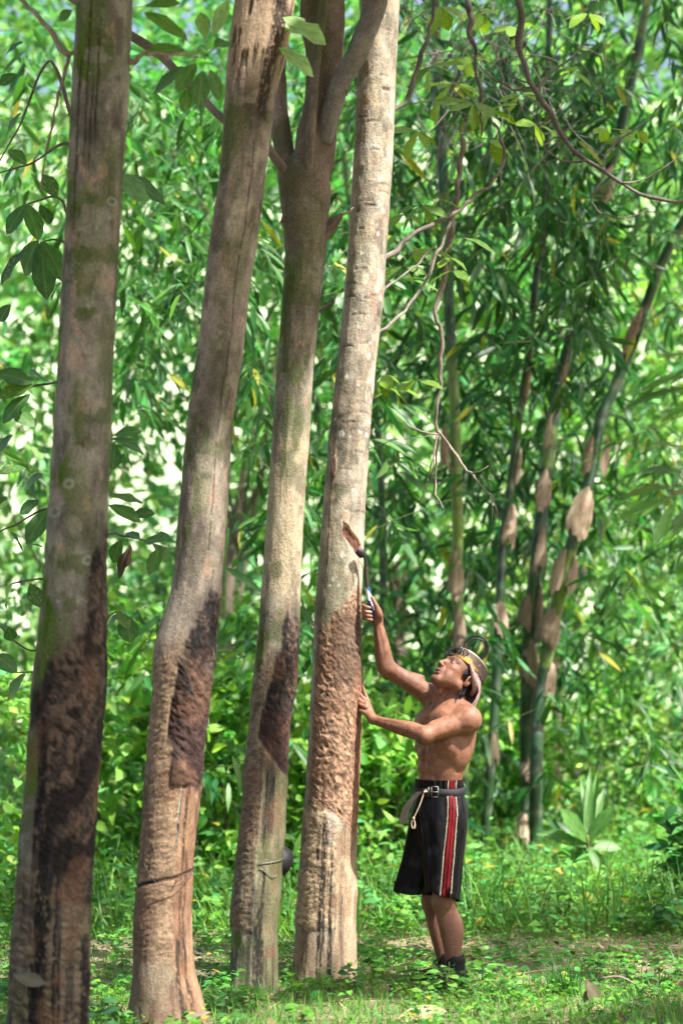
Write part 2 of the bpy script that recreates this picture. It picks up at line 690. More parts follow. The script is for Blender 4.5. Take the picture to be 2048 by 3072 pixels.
def bark_base(sx, cz, y, z, R, s, base, moss=.5, lichen=.3, rings=0.0):
    n1 = nz3(sx, cz, z, R, 9, 5, s)
    n2 = nz3(sx, cz, z, R, 40, 18, s + 5)
    n3 = nz3(sx, cz, z, R, 22, 11, s + 9, 3)
    n4 = nz3(sx, cz, z, R, 70, 60, s + 13, 3)
    col = base[None, None] * np.clip(1 + 2.0 * (n1 - .5), .3, 2)[..., None] * np.clip(1 + 1.3 * (n2 - .5), .3, 2)[..., None]
    col = mix(col, PINK, sst(n3, .62, .72) * .55)
    col = mix(col, MOSS, sst(nz3(sx, cz, z, R, 11, 4.5, s + 21), .56 - .12 * moss, .70 - .10 * moss) * (.3 + .65 * moss) * (.45 + .9 * sst(-sx, -.3, .8)))
    bl = nz3(sx, cz, z, R, 7, 9, s + 23, 3)
    col = mix(col, MOSS * .75, sst(bl, .58, .66) * moss * .7)
    col = mix(col, base * 1.5, sst(nz3(sx, cz, z, R, 10, 12, s + 27, 3), .6, .68) * .5)
    col = mix(col, DARK * 1.3, sst(nz3(sx, cz, z, R, 13, 6, s + 31), .66, .74) * .55)
    col = mix(col, LICHEN, sst(n4, .74, .78) * lichen * sst(nz3(sx, cz, z, R, 6, 3, s + 41, 2), .4, .6))
    fl = fbm(sx * R * 60, cz * R * 60, z * 7, s + 61, 4)
    crk = sst(fl, .60, .66)
    col = mix(col, DARK, crk * .16)
    disp = .012 * (nz3(sx, cz, z, R, 5, 7, s + 99, 2) - .5) * sst(y, 1350, 1600) + .006 * (n1 - .5) + .004 * (n2 - .5) - .0008 * crk
    return disp, col, n1, n2, n3


def drip(sx, y, u0, y0, y1, w, s, wob=.05):
    """dark runnel of dried latex from row y0 to y1"""
    u = u0 + wob * (fbm(y * .02, 0, 0, s, 3) - .5)
    ww = w * (.5 + fbm(y * .03, 7, 0, s + 1, 3))
    m = sst(-np.abs(sx - u) / ww, -1.0, -.45) * sst(y, y0 - 8, y0 + 8) * (1 - sst(y, y1 - 40, y1 + 10))
    return m * (sst(fbm(y * .11, sx * 30, 0, s + 2, 3), .25, .45))


def streaks(col, sx, cz, y, z, arc, R, fr, s, y0, amt=.6):
    n = fbm(arc * 46, z * 3.2, 0, s + 201, 4)
    q = nz3(sx, cz, z, R, 14, 7, s + 203, 3)
    m = sst(n, .54, .63) * sst(q, .40, .56) * sst(y, y0 - 60, y0 + 60) * fr
    col = mix(col, BLACK * 2.2, m * amt)
    rd = sst(nz3(sx, cz, z, R, 11, 6, s + 205, 3), .52, .64) * sst(y, 1450, 1600) * fr
    return mix(col, np.array([.155, .078, .048]), rd * .42)


def paint1(sx, cz, fr, y, z, arc, R, s):
    disp, col, n1, n2, n3 = bark_base(sx, cz, y, z, R, s, GREY * .84, moss=1.0, lichen=.3)
    r_ = np.random.default_rng(9)
    for q in range(7):                     # pale lichen rings
        u0, y0, w0 = r_.uniform(-.7, .95), r_.uniform(100, 1400), r_.uniform(4, 13)
        dd_ = np.sqrt(((sx - u0) * 62) ** 2 + (y - y0) ** 2) / w0
        m_ = sst(-np.abs(dd_ - .75 + .5 * (n2 - .5)), -.38, -.1) * fr
        col = mix(col, np.array([.36, .40, .33]), m_ * r_.uniform(.15, .45))
    # long dark cracks near the top
    for (u0, y0, y1, w) in ((-.35, -20, 380, .05), (.02, 60, 330, .045), (-.62, 150, 560, .05), (-.15, 200, 400, .035)):
        c = drip(sx, y, u0, y0, y1, w, s + int(u0 * 100), .1) * fr
        col = mix(col, DARK * .6, c * .85)
        disp = disp - .004 * c
    top = interp([(-1, 1660), (-.85, 1600), (-.3, 1520), (.2, 1470), (.45, 1430), (.6, 1290), (.8, 1240), (1, 1225)], sx.ravel()).reshape(sx.shape) if False else np.interp(sx, [-1, -.85, -.3, .2, .45, .6, .8, 1], [1660, 1600, 1520, 1470, 1430, 1290, 1240, 1225])
    bot = np.interp(sx, [-1, -.6, -.5, .2, 1], [1650, 1680, 2000, 2010, 2080])
    j = 60 * (fbm(sx * 4, y * .02, 0, s + 50, 4) - .5) * 2 + 60 * (n2 - .5)
    pan = sst(y + j, top - 45, top + 40) * (1 - sst(y + j, bot - 45, bot + 45)) * fr
    dg = ct(diag(sx, cz, arc, z, R, s + 60))
    ln = ct(nz3(sx, cz, z, R, 52, 46, s + 70), 2)
    pc = DARK[None, None] * (.6 + 1.2 * dg)[..., None]
    pc = mix(pc, np.array([.125, .085, .06]), sst(ln, .52, .7) * .75)
    pc = mix(pc, BLACK, sst(nz3(sx, cz, z, R, 12, 9, s + 75), .46, .57) * .85)
    halo = sst(y + 2.2 * j, top - 170, top + 20) * (1 - sst(y + j, bot - 10, bot + 90)) * fr * sst(nz3(sx, cz, z, R, 18, 12, s + 53), .36, .6)
    col = mix(col, DARK * 1.7, halo * .55)
    col = mix(col, pc, pan)
    disp = disp + pan * (.006 * (ln - .45) + .005 * (dg - .5))
    low = sst(y, 1900, 2050) * fr
    wr = ct(fbm(arc * 30, z * 80 + 4 * n3, 0, s + 80, 4), 1.7)
    col = mix(col, TAN * .40 * (.35 + 1.2 * wr)[..., None], low * (1 - pan) * .8)
    disp = disp + low * .008 * (wr - .5)
    for (u0, y0, y1, w) in ((-.12, 1890, 2420, .26), (-.2, 2080, 2420, .14), (.22, 2000, 2420, .05), (.35, 2150, 2420, .05), (-.3, 2200, 2420, .06), (.9, 2150, 2420, .1), (-.4, 1660, 1900, .12)):
        c = drip(sx, y, u0, y0, y1, w, s + int(u0 * 90) + y0, .12) * fr
        col = mix(col, BLACK, c * .93)
    col = streaks(col, sx, cz, y, z, arc, R, fr, s, 1880, 0.60)
    return disp, col


def paint2(sx, cz, fr, y, z, arc, R, s):
    disp, col, n1, n2, n3 = bark_base(sx, cz, y, z, R, s, np.array([.205, .170, .132]), moss=.55, lichen=.15)
    up = (1 - sst(y + 60 * (n1 - .5), 120, 260)) * fr
    fl = fbm(arc * 30, z * 7, 2, s + 3, 4)
    col = mix(col, np.array([.40, .28, .19]) * (.5 + fl)[..., None], up * .8)
    crk = sst(fbm(arc * 60, z * 9, 0, s + 4, 4), .58, .66) * up
    col = mix(col, DARK * .7, crk * .8)
    disp = disp - .006 * crk
    sc = drip(sx, y, .62, -30, 300, .3, s + 6, .25) * fr
    col = mix(col, DARK * .6, sc * .9)
    disp = disp - .008 * sc
    c = drip(sx, y, .42, 330, 1300, .03, s + 8, .08) * fr
    col = mix(col, DARK, c * .7)
    disp = disp - .004 * c
    top = np.interp(sx, [-1, -.4, -.22, -.05, .2, .45, .7, 1], [2500, 1800, 1560, 1500, 1440, 1390, 1340, 1335])
    bot = np.interp(sx, [-1, -.2, -.12, 1], [1600, 1720, 1735, 1840])
    j = 70 * (fbm(sx * 5, y * .025, 0, s + 50, 4) - .5) * 2 + 60 * (n2 - .5)
    pan = sst(y + j, top - 40, top + 35) * (1 - sst(y + j * .5, bot - 30, bot + 25)) * fr
    dg = ct(diag(sx, cz, arc, z, R, s + 60))
    ln = ct(nz3(sx, cz, z, R, 56, 50, s + 70), 2)
    pc = DARK[None, None] * (.45 + 1.3 * dg)[..., None]
    pc = mix(pc, np.array([.13, .082, .06]), sst(ln, .52, .7) * .7 * (1 - sst(y, 1560, 1640)))
    pc = mix(pc, BLACK, sst(nz3(sx, cz, z, R, 14, 9, s + 75), .48, .58) * .85)
    pc = mix(pc, np.array([.050, .026, .023]), sst(y, 1590, 1640) * .6)
    halo = sst(y + 2.2 * j, top - 170, top + 20) * (1 - sst(y + j, bot - 10, bot + 90)) * fr * sst(nz3(sx, cz, z, R, 18, 12, s + 53), .36, .6)
    col = mix(col, DARK * 1.7, halo * .55)
    col = mix(col, pc, pan)
    disp = disp + pan * (.0055 * (ln - .5) + .005 * (dg - .5) - .006 * sst(y, 1560, 1650))
    # wrinkled tan bark low down, left of the panel
    low = sst(y, 1430, 1560) * (1 - pan) * fr
    wr = ct(fbm(arc * 34 + z * 16, z * 95 - arc * 26 + 3.5 * n3, 0, s + 80, 5), 1.7)
    right = sst(sx, .35, .5) * sst(y, 1780, 1830)
    col = mix(col, np.array([.29, .19, .115]) * (.45 + 1.0 * wr)[..., None], low * (1 - right) * .85 * (1 - sst(y, 2180, 2230)))
    col = mix(col, np.array([.27, .145, .08]) * (.5 + n2)[..., None], low * right * .8)
    disp = disp + low * (1 - right) * .0035 * (wr - .5) * (1 - sst(y, 2180, 2230))
    # dark ring crack and dark bulge
    ck = sst(-np.abs(y - (2016 - 16 * sx + 12 * (n1 - .5))), -6, -2) * fr
    col = mix(col, DARK * .5, ck)
    disp = disp - .006 * ck
    bl = sst(-np.abs(y - 2120), -75, -10) * sst(-sx, -.1, .5) * fr
    col = mix(col, DARK, bl * .75 * sst(wr, .3, .6))
    lump = sst(-np.abs(sx - .32), -.42, -.3) * sst(y, 1700 + 90 * (sx + .1), 1730 + 90 * (sx + .1)) * (1 - sst(y, 1795, 1808)) * fr
    col = mix(col, BLACK, lump * .92)
    disp = disp + lump * .01
    wh = drip(sx, y, .38, 1800, 1960, .05, s + 90, .02) * fr
    col = mix(col, BLACK * 1.5, wh * .9)
    wh = drip(sx, y, .37, 1800, 1950, .018, s + 91, .02) * fr
    col = mix(col, LICHEN, wh * .8)
    for (u0, y0, y1, w) in ((.62, 1800, 2200, .06), (.75, 1950, 2420, .06), (.55, 2150, 2360, .09), (.45, 2230, 2330, .1)):
        c = drip(sx, y, u0, y0, y1, w, s + int(u0 * 90) + y0, .1) * fr
        col = mix(col, BLACK * 1.6, c * .85)
    ft = sst(y, 2190, 2240) * fr * (1 - right)
    col = mix(col, np.array([.21, .155, .10]) * (.6 + .8 * n2)[..., None], ft * .75)
    col = streaks(col, sx, cz, y, z, arc, R, fr, s, 1760, 0.55)
    return disp, col


def paint3(sx, cz, fr, y, z, arc, R, s):
    disp, col, n1, n2, n3 = bark_base(sx, cz, y, z, R, s, np.array([.18, .158, .116]), moss=.85, lichen=.2)
    bright = sst(y, 960, 1040) * (1 - sst(y, 1330, 1420)) * fr  # sunlit stretch of the trunk, painted into the bark colour
    col = mix(col, np.array([.42, .34, .22]) * (.7 + .6 * n2)[..., None], bright * .7 * (1 - sst(nz3(sx, cz, z, R, 16, 8, s + 2), .55, .65) * .7))
    dk = (1 - sst(y, 520, 640)) * fr
    col = mix(col, np.array([.12, .10, .065]) * (.6 + .8 * n1)[..., None], dk * .7)
    rg = fbm(arc * 3, z * 90, 0, s + 77, 3)
    disp = disp + .004 * (rg - .5) * (1 - sst(y, 560, 700))
    for (u0, y0, w, h) in ((.35, 990, .35, 60), (-.3, 1020, .2, 120), (-.25, 1310, .4, 30), (.1, 860, .4, 40), (-.6, 780, .25, 90)):
        m = sst(-((sx - u0) / w) ** 2 - ((y - y0) / h) ** 2 - 1.2 * (n3 - .5), -1, -.5) * fr
        col = mix(col, np.array([.075, .085, .035]), m * .75)
    top = np.interp(sx, [-1, -.62, -.5, -.2, .05, .3, .5, .8, 1], [2600, 1760, 1620, 1560, 1510, 1440, 1400, 1402, 1420])
    bot = np.interp(sx, [-1, -.6, 1], [1660, 1692, 1790])
    j = 60 * (fbm(sx * 5, y * .025, 0, s + 50, 4) - .5) * 2 + 50 * (n2 - .5)
    pan = sst(y + j, top - 40, top + 35) * (1 - sst(y + 8 * (n2 - .5), bot - 10, bot + 8)) * fr
    dg = ct(diag(sx, cz, arc, z, R, s + 60, 250))
    ln = ct(nz3(sx, cz, z, R, 58, 52, s + 70), 2)
    pc = DARK[None, None] * (.45 + 1.2 * dg)[..., None]
    pc = mix(pc, np.array([.14, .085, .06]), sst(ln, .54, .7) * .75 * (1 - sst(y, 1580, 1650)))
    pc = mix(pc, BLACK, sst(nz3(sx, cz, z, R, 14, 9, s + 75), .48, .58) * .85)
    pc = mix(pc, np.array([.055, .030, .026]), sst(y, 1600, 1660) * .6)
    halo = sst(y + 2.2 * j, top - 170, top + 20) * (1 - sst(y + j, bot - 10, bot + 90)) * fr * sst(nz3(sx, cz, z, R, 18, 12, s + 53), .36, .6)
    col = mix(col, DARK * 1.7, halo * .55)
    col = mix(col, pc, pan)
    disp = disp + pan * (.005 * (ln - .5) + .004 * (dg - .5) - .006 * sst(y, 1580, 1680))
    cut = sst(-np.abs(y - (bot + 3)), -7, -2) * sst(sx, -.62, -.5) * (1 - sst(sx, .3, .5)) * fr
    col = mix(col, np.array([.46, .30, .22]), cut * .7 * sst(n2, .42, .55))
    low = sst(y, 1480, 1600) * (1 - pan) * (1 - sst(sx + .15 * (n1 - .5), -.15, .02)) * fr * (1 - sst(y + 20 * (n2 - .5), 2128, 2140))
    wr = ct(fbm(arc * 40 + z * 18, z * 105 - arc * 34 + 4 * n3, 0, s + 80, 5), 1.7)
    col = mix(col, np.array([.175, .130, .088]) * (.4 + 1.1 * wr)[..., None], low * .9)
    disp = disp + low * (.0045 * (wr - .45) + .006)
    rt = sst(y, 1700, 1800) * sst(sx, -.1, .1) * fr * (1 - pan)
    col = mix(col, np.array([.115, .105, .05]) * (.6 + .8 * n2)[..., None], rt * .7)
    for (u0, y0, y1, w) in ((.1, 1770, 1960, .06), (.3, 1780, 1930, .12), (.42, 1780, 1920, .06), (.25, 1990, 2260, .10), (.18, 2080, 2300, .12), (.35, 2150, 2330, .12), (.05, 2120, 2330, .1)):
        c = drip(sx, y, u0, y0, y1, w, s + int(u0 * 90) + y0, .1) * fr
        col = mix(col, BLACK * 1.6, c * .85)
    ft = sst(-((sx + .35) / .35) ** 2 - ((y - 2215) / 60) ** 2 - .8 * (n3 - .5), -1, -.4) * fr
    col = mix(col, np.array([.05, .06, .025]), ft * .7)
    col = streaks(col, sx, cz, y, z, arc, R, fr, s, 1740, 0.60)
    return disp, col


def paint4(sx, cz, fr, y, z, arc, R, s):
    disp, col, n1, n2, n3 = bark_base(sx, cz, y, z, R, s, np.array([.30, .258, .20]), moss=.12, lichen=.8)
    rg = fbm(arc * 5, z * 30 + 3 * n3 + 2 * n1, 0, s + 77, 3)
    up = 1 - sst(y, 1250, 1350)
    col = mix(col, np.array([.22, .18, .13]), sst(rg, .62, .72) * up * .45)
    col = mix(col, np.array([.48, .36, .25]), sst(nz3(sx, cz, z, R, 14, 9, s + 88), .56, .68) * up * .55)
    disp = disp + up * .0035 * (rg - .5)
    gr = sst(y, 1230, 1270) * (1 - sst(y, 1370, 1420)) * (1 - sst(sx, .1, .6)) * fr
    col = mix(col, np.array([.22, .20, .135]) * (.6 + .8 * n2)[..., None], gr * .7)
    r_ = np.random.default_rng(8)
    for q in range(60):                     # crusts of white lichen
        u0, y0, w0 = r_.uniform(-.9, .95), r_.uniform(0, 1350), r_.uniform(2, 7.5)
        m_ = sst(-((sx - u0) * 47 / w0) ** 2 - ((y - y0) / (w0 * r_.uniform(.8, 1.6))) ** 2 - 1.5 * (n2 - .5), -1, -.55) * fr
        col = mix(col, np.array([.50, .50, .45]), m_ * r_.uniform(.4, .9))
    for q in range(34):                     # short cross wrinkles and branch scars
        u0, y0, w0 = r_.uniform(-.8, .8), r_.uniform(0, 1330), r_.uniform(.15, .5)
        m_ = sst(-np.abs(y - y0 - 22 * (sx - u0) ** 2 - 7 * (n2 - .5)), -3.4, -1.2) * sst(-np.abs(sx - u0) / w0, -1, -.6) * fr
        col = mix(col, DARK * 2, m_ * .6)
        disp = disp - .0022 * m_
    for q in range(12):                     # swellings where twigs fell off
        u0, y0 = r_.uniform(-.6, .7), r_.uniform(100, 1000)
        m_ = np.exp(-((sx - u0) / .3) ** 2 - ((y - y0) / 26) ** 2) * fr
        disp = disp + .005 * m_
        col = mix(col, np.array([.40, .29, .20]), m_ * .45 * sst(n3, .4, .6))
    # old scar, crack below it
    kn = sst(-((sx + .62) / .16) ** 2 - ((y - 1075) / 28) ** 2 - .6 * (n2 - .5), -1, -.55) * fr
    col = mix(col, np.array([.16, .09, .06]), kn * .8)
    disp = disp + .006 * kn
    c = drip(sx, y, -.66, 1095, 1330, .035, s + 7, .12) * fr
    col = mix(col, DARK * .7, c * .8)
    # fresh wedge where the knife works
    yc = 1242 + 66 * (sx - .40)
    wedge = sst(-np.abs(sx - .42), -.46, -.42) * sst(-np.abs(y - yc + 14 * (n2 - .5)), -19, -14) * fr
    dg = ct(diag(sx, cz, arc, z, R, s + 60, 230, 30), 2)
    col = mix(col, np.array([.115, .05, .038]) * (.4 + 1.3 * dg)[..., None], wedge)
    edge = sst(-np.abs(sx - .46), -.44, -.4) * sst(-np.abs(y - (yc - 20)), -8, -4) * fr
    col = mix(col, np.array([.42, .27, .16]), edge * .8)
    disp = disp - .010 * wedge
    pale = sst(-((sx - .12) / .24) ** 2 - ((y - 1195 + 30 * (sx - .1)) / 22) ** 2 - .8 * (n3 - .5), -1, -.55) * fr
    col = mix(col, np.array([.50, .37, .26]), pale * .7)
    # rough renewed panel
    top = np.interp(sx, [-1, -.85, -.3, .2, .5, 1], [1470, 1440, 1420, 1385, 1365, 1360])
    lft = sst(sx + .2 * (n1 - .5), -.93, -.75)
    j = 26 * (fbm(sx * 5, y * .025, 0, s + 50, 4) - .5) * 2
    bot = np.interp(sx, [-1, -.2, .2, .7, 1], [1850, 1862, 1870, 1905, 1930])
    pan = sst(y + j, top - 15, top + 25) * (1 - sst(y + j * .5, bot - 10, bot + 10)) * fr * lft
    ln = ct(nz3(sx, cz, z, R, 58, 52, s + 70), 2)
    big = nz3(sx, cz, z, R, 9, 6, s + 71)
    fine = ct(fbm(arc * 90, z * 90, 0, s + 72, 3), 1.6)
    pc = np.array([.31, .185, .115]) * (.25 + 1.45 * dg)[..., None]
    pc = mix(pc, np.array([.10, .06, .04]), sst(fine, .5, .62) * .6)
    pc = mix(pc, np.array([.17, .075, .04]), sst(big, .47, .6) * .55)
    pc = mix(pc, DARK, sst(y + 50 * (big - .5), 1380, 1420) * (1 - sst(y + 60 * (big - .5), 1540, 1640)) * .62 * sst(sx, -.5, .1))
    pc = mix(pc, SUN_WARM, sst(sx, .55, .9) * sst(y, 1500, 1600) * .45)  # warm sunlight on the right side, painted into the panel
    col = mix(col, pc, pan * .95)
    disp = disp + pan * (.004 * (ln - .45) + .0045 * (dg - .5) + .003 * (fine - .5))
    low = sst(y, 1830, 1880) * (1 - pan) * (1 - sst(sx + .2 * (n1 - .5), .15, .4)) * fr * (1 - sst(y + 24 * (n2 - .5), 2122, 2132))
    wr = ct(fbm(arc * 40 + z * 20, z * 100 - arc * 36 + 4 * n3, 0, s + 80, 5), 1.7)
    col = mix(col, np.array([.37, .265, .165]) * (.4 + 1.1 * wr)[..., None], low * .9)
    disp = disp + low * (.004 * (wr - .45) + .005)
    sm = sst(y, 1880, 1930) * sst(sx, .2, .4) * fr
    col = mix(col, np.array([.42, .29, .18]) * (.6 + .8 * n2)[..., None], sm * .7)
    ft = sst(y, 2125, 2150) * fr
    col = mix(col, np.array([.34, .25, .16]) * (.6 + .8 * n2)[..., None], ft * .7)
    for k, (u0, y0, y1, w) in enumerate(((-.25, 1880, 2290, .035), (-.19, 1870, 2190, .05), (-.13, 1880, 2300, .035), (-.33, 1890, 2050, .028), (-.08, 1890, 2200, .025), (-.38, 1900, 2000, .025), (.08, 1880, 2260, .03),
                                         (.12, 1950, 2330, .045), (.16, 2100, 2330, .04), (.02, 1990, 2060, .03), (-.22, 2080, 2200, .09), (.55, 1880, 1960, .02), (.5, 2050, 2160, .018), (-.6, 2140, 2240, .02), (-.7, 2150, 2230, .02))):
        c = drip(sx, y, u0, y0, y1, w, s + 3 * k, .07) * fr
        col = mix(col, BLACK * 1.7, c * .9)
    wh = sst(-((sx - .02) / .1) ** 2 - ((y - 1895) / 55) ** 2 - 1.2 * (fine - .5), -1, -.4) * fr
    col = mix(col, np.array([.5, .46, .42]), wh * .55)
    col = streaks(col, sx, cz, y, z, arc, R, fr, s, 1860, 0.40)
    return disp, col


T1L = [(178, -10), (165, 200), (150, 500), (135, 800), (120, 1050), (106, 1250), (96, 1400), (70, 1600), (62, 1750), (46, 1900), (36, 2050), (24, 2200), (18, 2352), (8, 2450)]
T1R = [(306, -10), (296, 200), (278, 500), (263, 800), (251, 1100), (245, 1300), (248, 1480), (240, 1650), (228, 1800), (212, 2000), (208, 2200), (206, 2352), (212, 2450)]
T2L = [(541, -10), (522, 130), (513, 270), (504, 400), (480, 560), (455, 800), (432, 950), (410, 1180), (396, 1350), (354, 1480), (346, 1620), (332, 1780), (326, 1900), (313, 2050), (304, 2150), (304, 2230), (292, 2330), (276, 2400)]
T2R = [(680, -10), (660, 120), (632, 220), (613, 380), (600, 500), (574, 650), (560, 800), (537, 950), (521, 1180), (509, 1350), (495, 1500), (481, 1650), (467, 1800), (450, 1900), (441, 2100), (446, 2230), (468, 2300), (482, 2400)]
T3L = [(634, 330), (640, 420), (650, 520), (655, 580), (641, 800), (628, 950), (615, 1150), (605, 1300), (590, 1480), (576, 1650), (566, 1750), (552, 1900), (541, 2000), (530, 2100), (531, 2160), (522, 2260), (512, 2330)]
T3R = [(752, 330), (752, 440), (757, 520), (741, 650), (722, 820), (711, 1000), (700, 1150), (690, 1350), (688, 1450), (682, 1560), (666, 1700), (656, 1900), (646, 2050), (638, 2150), (641, 2260), (650, 2330)]
T4L = [(829, -10), (822, 120), (815, 300), (804, 500), (788, 700), (771, 850), (755, 1000), (742, 1150), (735, 1250), (723, 1400), (716, 1550), (710, 1650), (704, 1780), (695, 1900), (688, 2000), (680, 2120), (674, 2200), (664, 2280)]
T4R = [(918, -10), (908, 200), (900, 400), (890, 550), (880, 700), (861, 850), (850, 1000), (839, 1150), (834, 1280), (829, 1400), (832, 1550), (828, 1700), (824, 1800), (821, 1950), (818, 2100), (820, 2200), (826, 2280)]

D1, D2, D3, D4 = 8.0, 8.9, 10.0, 10.2


def base_of(L, R, d):
    x = (L[-1][0] + R[-1][0]) / 2
    return np.array([(x * VS - 1024) / FPX * d, d, 0.0])


tree1 = thing('rubber_tree', base_of(T1L, T1R, D1), 'leftmost rubber tree trunk, nearest and mossy with broad black latex stain', 'tree', 'row of tapped rubber trees')
tree2 = thing('rubber_tree', base_of(T2L, T2R, D2), 'second rubber tree from left with dark tapping panel and ring crack near its foot', 'tree', 'row of tapped rubber trees')
tree3 = thing('rubber_tree', base_of(T3L, T3R, D3), 'forked rubber tree with a black cup tied behind its trunk', 'tree', 'row of tapped rubber trees')
tree4 = thing('rubber_tree', base_of(T4L, T4R, D4), 'pale sunlit rubber tree the man is tapping, thin black drips near its foot', 'tree', 'row of tapped rubber trees')
TR1 = trunk(tree1, D1, T1L, T1R, 6.2, paint1, seed=100)
TR2 = trunk(tree2, D2, T2L, T2R, 6.6, paint2, seed=200)
TR4 = trunk(tree4, D4, T4L, T4R, 7.2, paint4, seed=400)


def trunk3():
    # forked tree: the trunk proper ends in the crotch, limbs go on from there
    d = D3
    left = [(635, 250)] + T3L
    yb = (HZ + FPX * CAMH / d) / VS + 8
    NR, NA = 620, 150
    yv = np.linspace(352, yb, NR)
    L_, R_ = sorted((b, a) for a, b in left), sorted((b, a) for a, b in T3R)
    xl, xr = outline(L_, yv), outline(R_, yv)
    ker = np.hanning(31)
    ker /= ker.sum()
    pad = lambda a: np.convolve(np.r_[np.full(15, a[0]), a, np.full(15, a[-1])], ker, 'valid')
    xl, xr = pad(xl), pad(xr)
    cx = ((xl + xr) / 2 * VS - 1024) / FPX * d
    r = (xr - xl) / 2 * VS / FPX * d
    # round the top off into the crotch
    r = r * np.sqrt(np.clip(sst(yv, 330, 420), .05, 1))
    z = CAMH + (HZ - yv * VS) / FPX * d
    th = np.linspace(-np.pi, np.pi, NA, endpoint=False)
    th = th - .45 * np.sin(th)          # more rows of bark on the side one sees
    TH, ZZ = np.meshgrid(th, z)
    RR = np.repeat(r[:, None], NA, 1)
    YV = np.repeat(yv[:, None], NA, 1)
    sx, cz = np.sin(TH), np.cos(TH)
    disp, col = paint3(sx, cz, sst(cz, -.45, -.05), YV, ZZ, RR * TH, RR, 300)
    RR = RR + disp
    v = np.stack([cx[:, None] + RR * sx, d - RR * cz, ZZ], -1).reshape(-1, 3)
    part('trunk', v, grid_faces(NR, NA), M_BARK, tree3, np.clip(col.reshape(-1, 3), .004, .8))


trunk3()


def limb(tree, pts, w, col, name='branch', nseg=20, rough=.4, mat=None):
    """pts (column,row,distance) in 1568-wide pixels; w widths in those pixels"""
    P = np.array([V(a, b, c) for a, b, c in pts])
    R = np.array([ww * VS / FPX * p[2] / 2 for ww, p in zip(w, pts)])
    n = max(12, len(pts) * 12)
    if nseg <= 10:          # thin limbs are never quite smooth
        k_ = len(P) * 3
        Q_ = spline(np.c_[P, R], k_)
        rj = np.random.default_rng(int(abs(P[0, 0]) * 1000) + k_)
        Q_[1:-1, :3] += rj.normal(0, 1, (k_ - 2, 3)) * Q_[1:-1, 3:4] * .55
        Q_[:, 3] *= rj.uniform(.8, 1.25, k_) * np.linspace(1.1, .75, k_)
        P, R, n = Q_[:, :3], Q_[:, 3], k_ * 4
    v, f = tube(P, R, nseg, n, rough)
    nn = fbm(v[:, 0] * 14, v[:, 1] * 14, v[:, 2] * 8, 3, 4)
    n2 = fbm(v[:, 0] * 50, v[:, 1] * 50, v[:, 2] * 30, 8, 3)
    c = np.asarray(col)[None] * (.5 + 1.0 * nn)[:, None] * (.6 + .8 * n2)[:, None]
    if nseg > 10:
        c = mix(c, MOSS * .8, sst(fbm(v[:, 0] * 9, v[:, 1] * 9, v[:, 2] * 5, 31, 3), .5, .64) * .5)
    return part(name, v, f, mat or M_BARK, tree, c)


BR = np.array([.17, .13, .095])
# the fork of the third tree
limb(tree3, [(697, 520, 10.0), (708, 440, 10.0), (722, 330, 10.02), (738, 220, 10.05), (742, 110, 10.08), (735, 0, 10.1), (725, -140, 10.1), (718, -420, 10.0)], [95, 98, 88, 82, 88, 98, 88, 70], BR * .85)
limb(tree3, [(742, 330, 9.98), (762, 240, 9.95), (790, 175, 9.92), (825, 110, 9.9), (850, 50, 9.88), (872, -20, 9.85), (905, -180, 9.7), (960, -420, 9.5)], [40, 46, 46, 50, 46, 44, 40, 30], np.array([.17, .155, .14]))
limb(tree3, [(672, 470, 10.02), (660, 395, 10.06), (650, 330, 10.1), (640, 260, 10.15), (636, 200, 10.2), (640, 60, 10.3), (650, -200, 10.4)], [52, 50, 44, 42, 40, 36, 30], np.array([.23, .18, .14]))
limb(tree3, [(704, 520, 10.02), (707, 430, 9.93), (712, 330, 9.9), (718, 250, 9.92), (728, 130, 9.93), (742, 20, 9.93), (756, -100, 9.9), (770, -300, 9.9)], [16, 20, 22, 22, 21, 21, 20, 18], np.array([.125, .105, .08]))
limb(tree3, [(668, 400, 9.96), (650, 385, 9.94), (632, 362, 9.92), (608, 330, 9.95), (560, 300, 10.1), (512, 272, 10.2), (430, 190, 10.4), (370, 128, 10.5), (312, 88, 10.6), (200, 20, 10.8), (80, -60, 11.0)], [24, 22, 20, 18, 17, 17, 19, 20, 20, 18, 16], np.array([.19, .15, .125]))
limb(tree3, [(700, 580, 10.03), (726, 548, 10.0), (750, 526, 9.99), (768, 508, 9.98), (780, 497, 9.98), (785, 490, 9.98)], [36, 46, 38, 24, 14, 6], BR * .8, name='knot')
limb(tree3, [(784, 494, 9.9), (800, 488, 9.95), (822, 462, 10.4), (850, 430, 10.6)], [6, 5, 4, 3], BR, nseg=6)
limb(tree3, [(775, 222, 9.96), (790, 214, 9.93), (797, 206, 9.9)], [26, 18, 8], np.array([.17, .13, .10]), name='knot')

# side branches of the pale tree
TWG = np.array([.14, .12, .10])
limb(tree4, [(872, 600, 10.25), (900, 576, 10.3), (960, 532, 10.4), (1030, 497, 10.5), (1085, 458, 10.6), (1128, 420, 10.65), (1155, 370, 10.7), (1158, 330, 10.7), (1133, 282, 10.7)], [12, 11, 10, 10, 10, 9, 9, 8, 7], TWG, nseg=8)
limb(tree4, [(858, 775, 10.25), (895, 745, 10.3), (940, 700, 10.4), (980, 640, 10.5), (1010, 570, 10.55), (1034, 510, 10.6)], [7, 7, 8, 8, 9, 9], TWG * 1.5, nseg=8)
limb(tree4, [(868, 680, 10.25), (900, 650, 10.35), (950, 612, 10.45), (1000, 560, 10.5)], [6, 6, 6, 5], TWG * 1.3, nseg=8)
limb(tree4, [(896, 260, 10.25), (930, 236, 10.35), (942, 205, 10.4), (968, 120, 10.5), (990, 40, 10.6), (996, -60, 10.6)], [9, 9, 11, 11, 10, 9], TWG * .7, nseg=8)
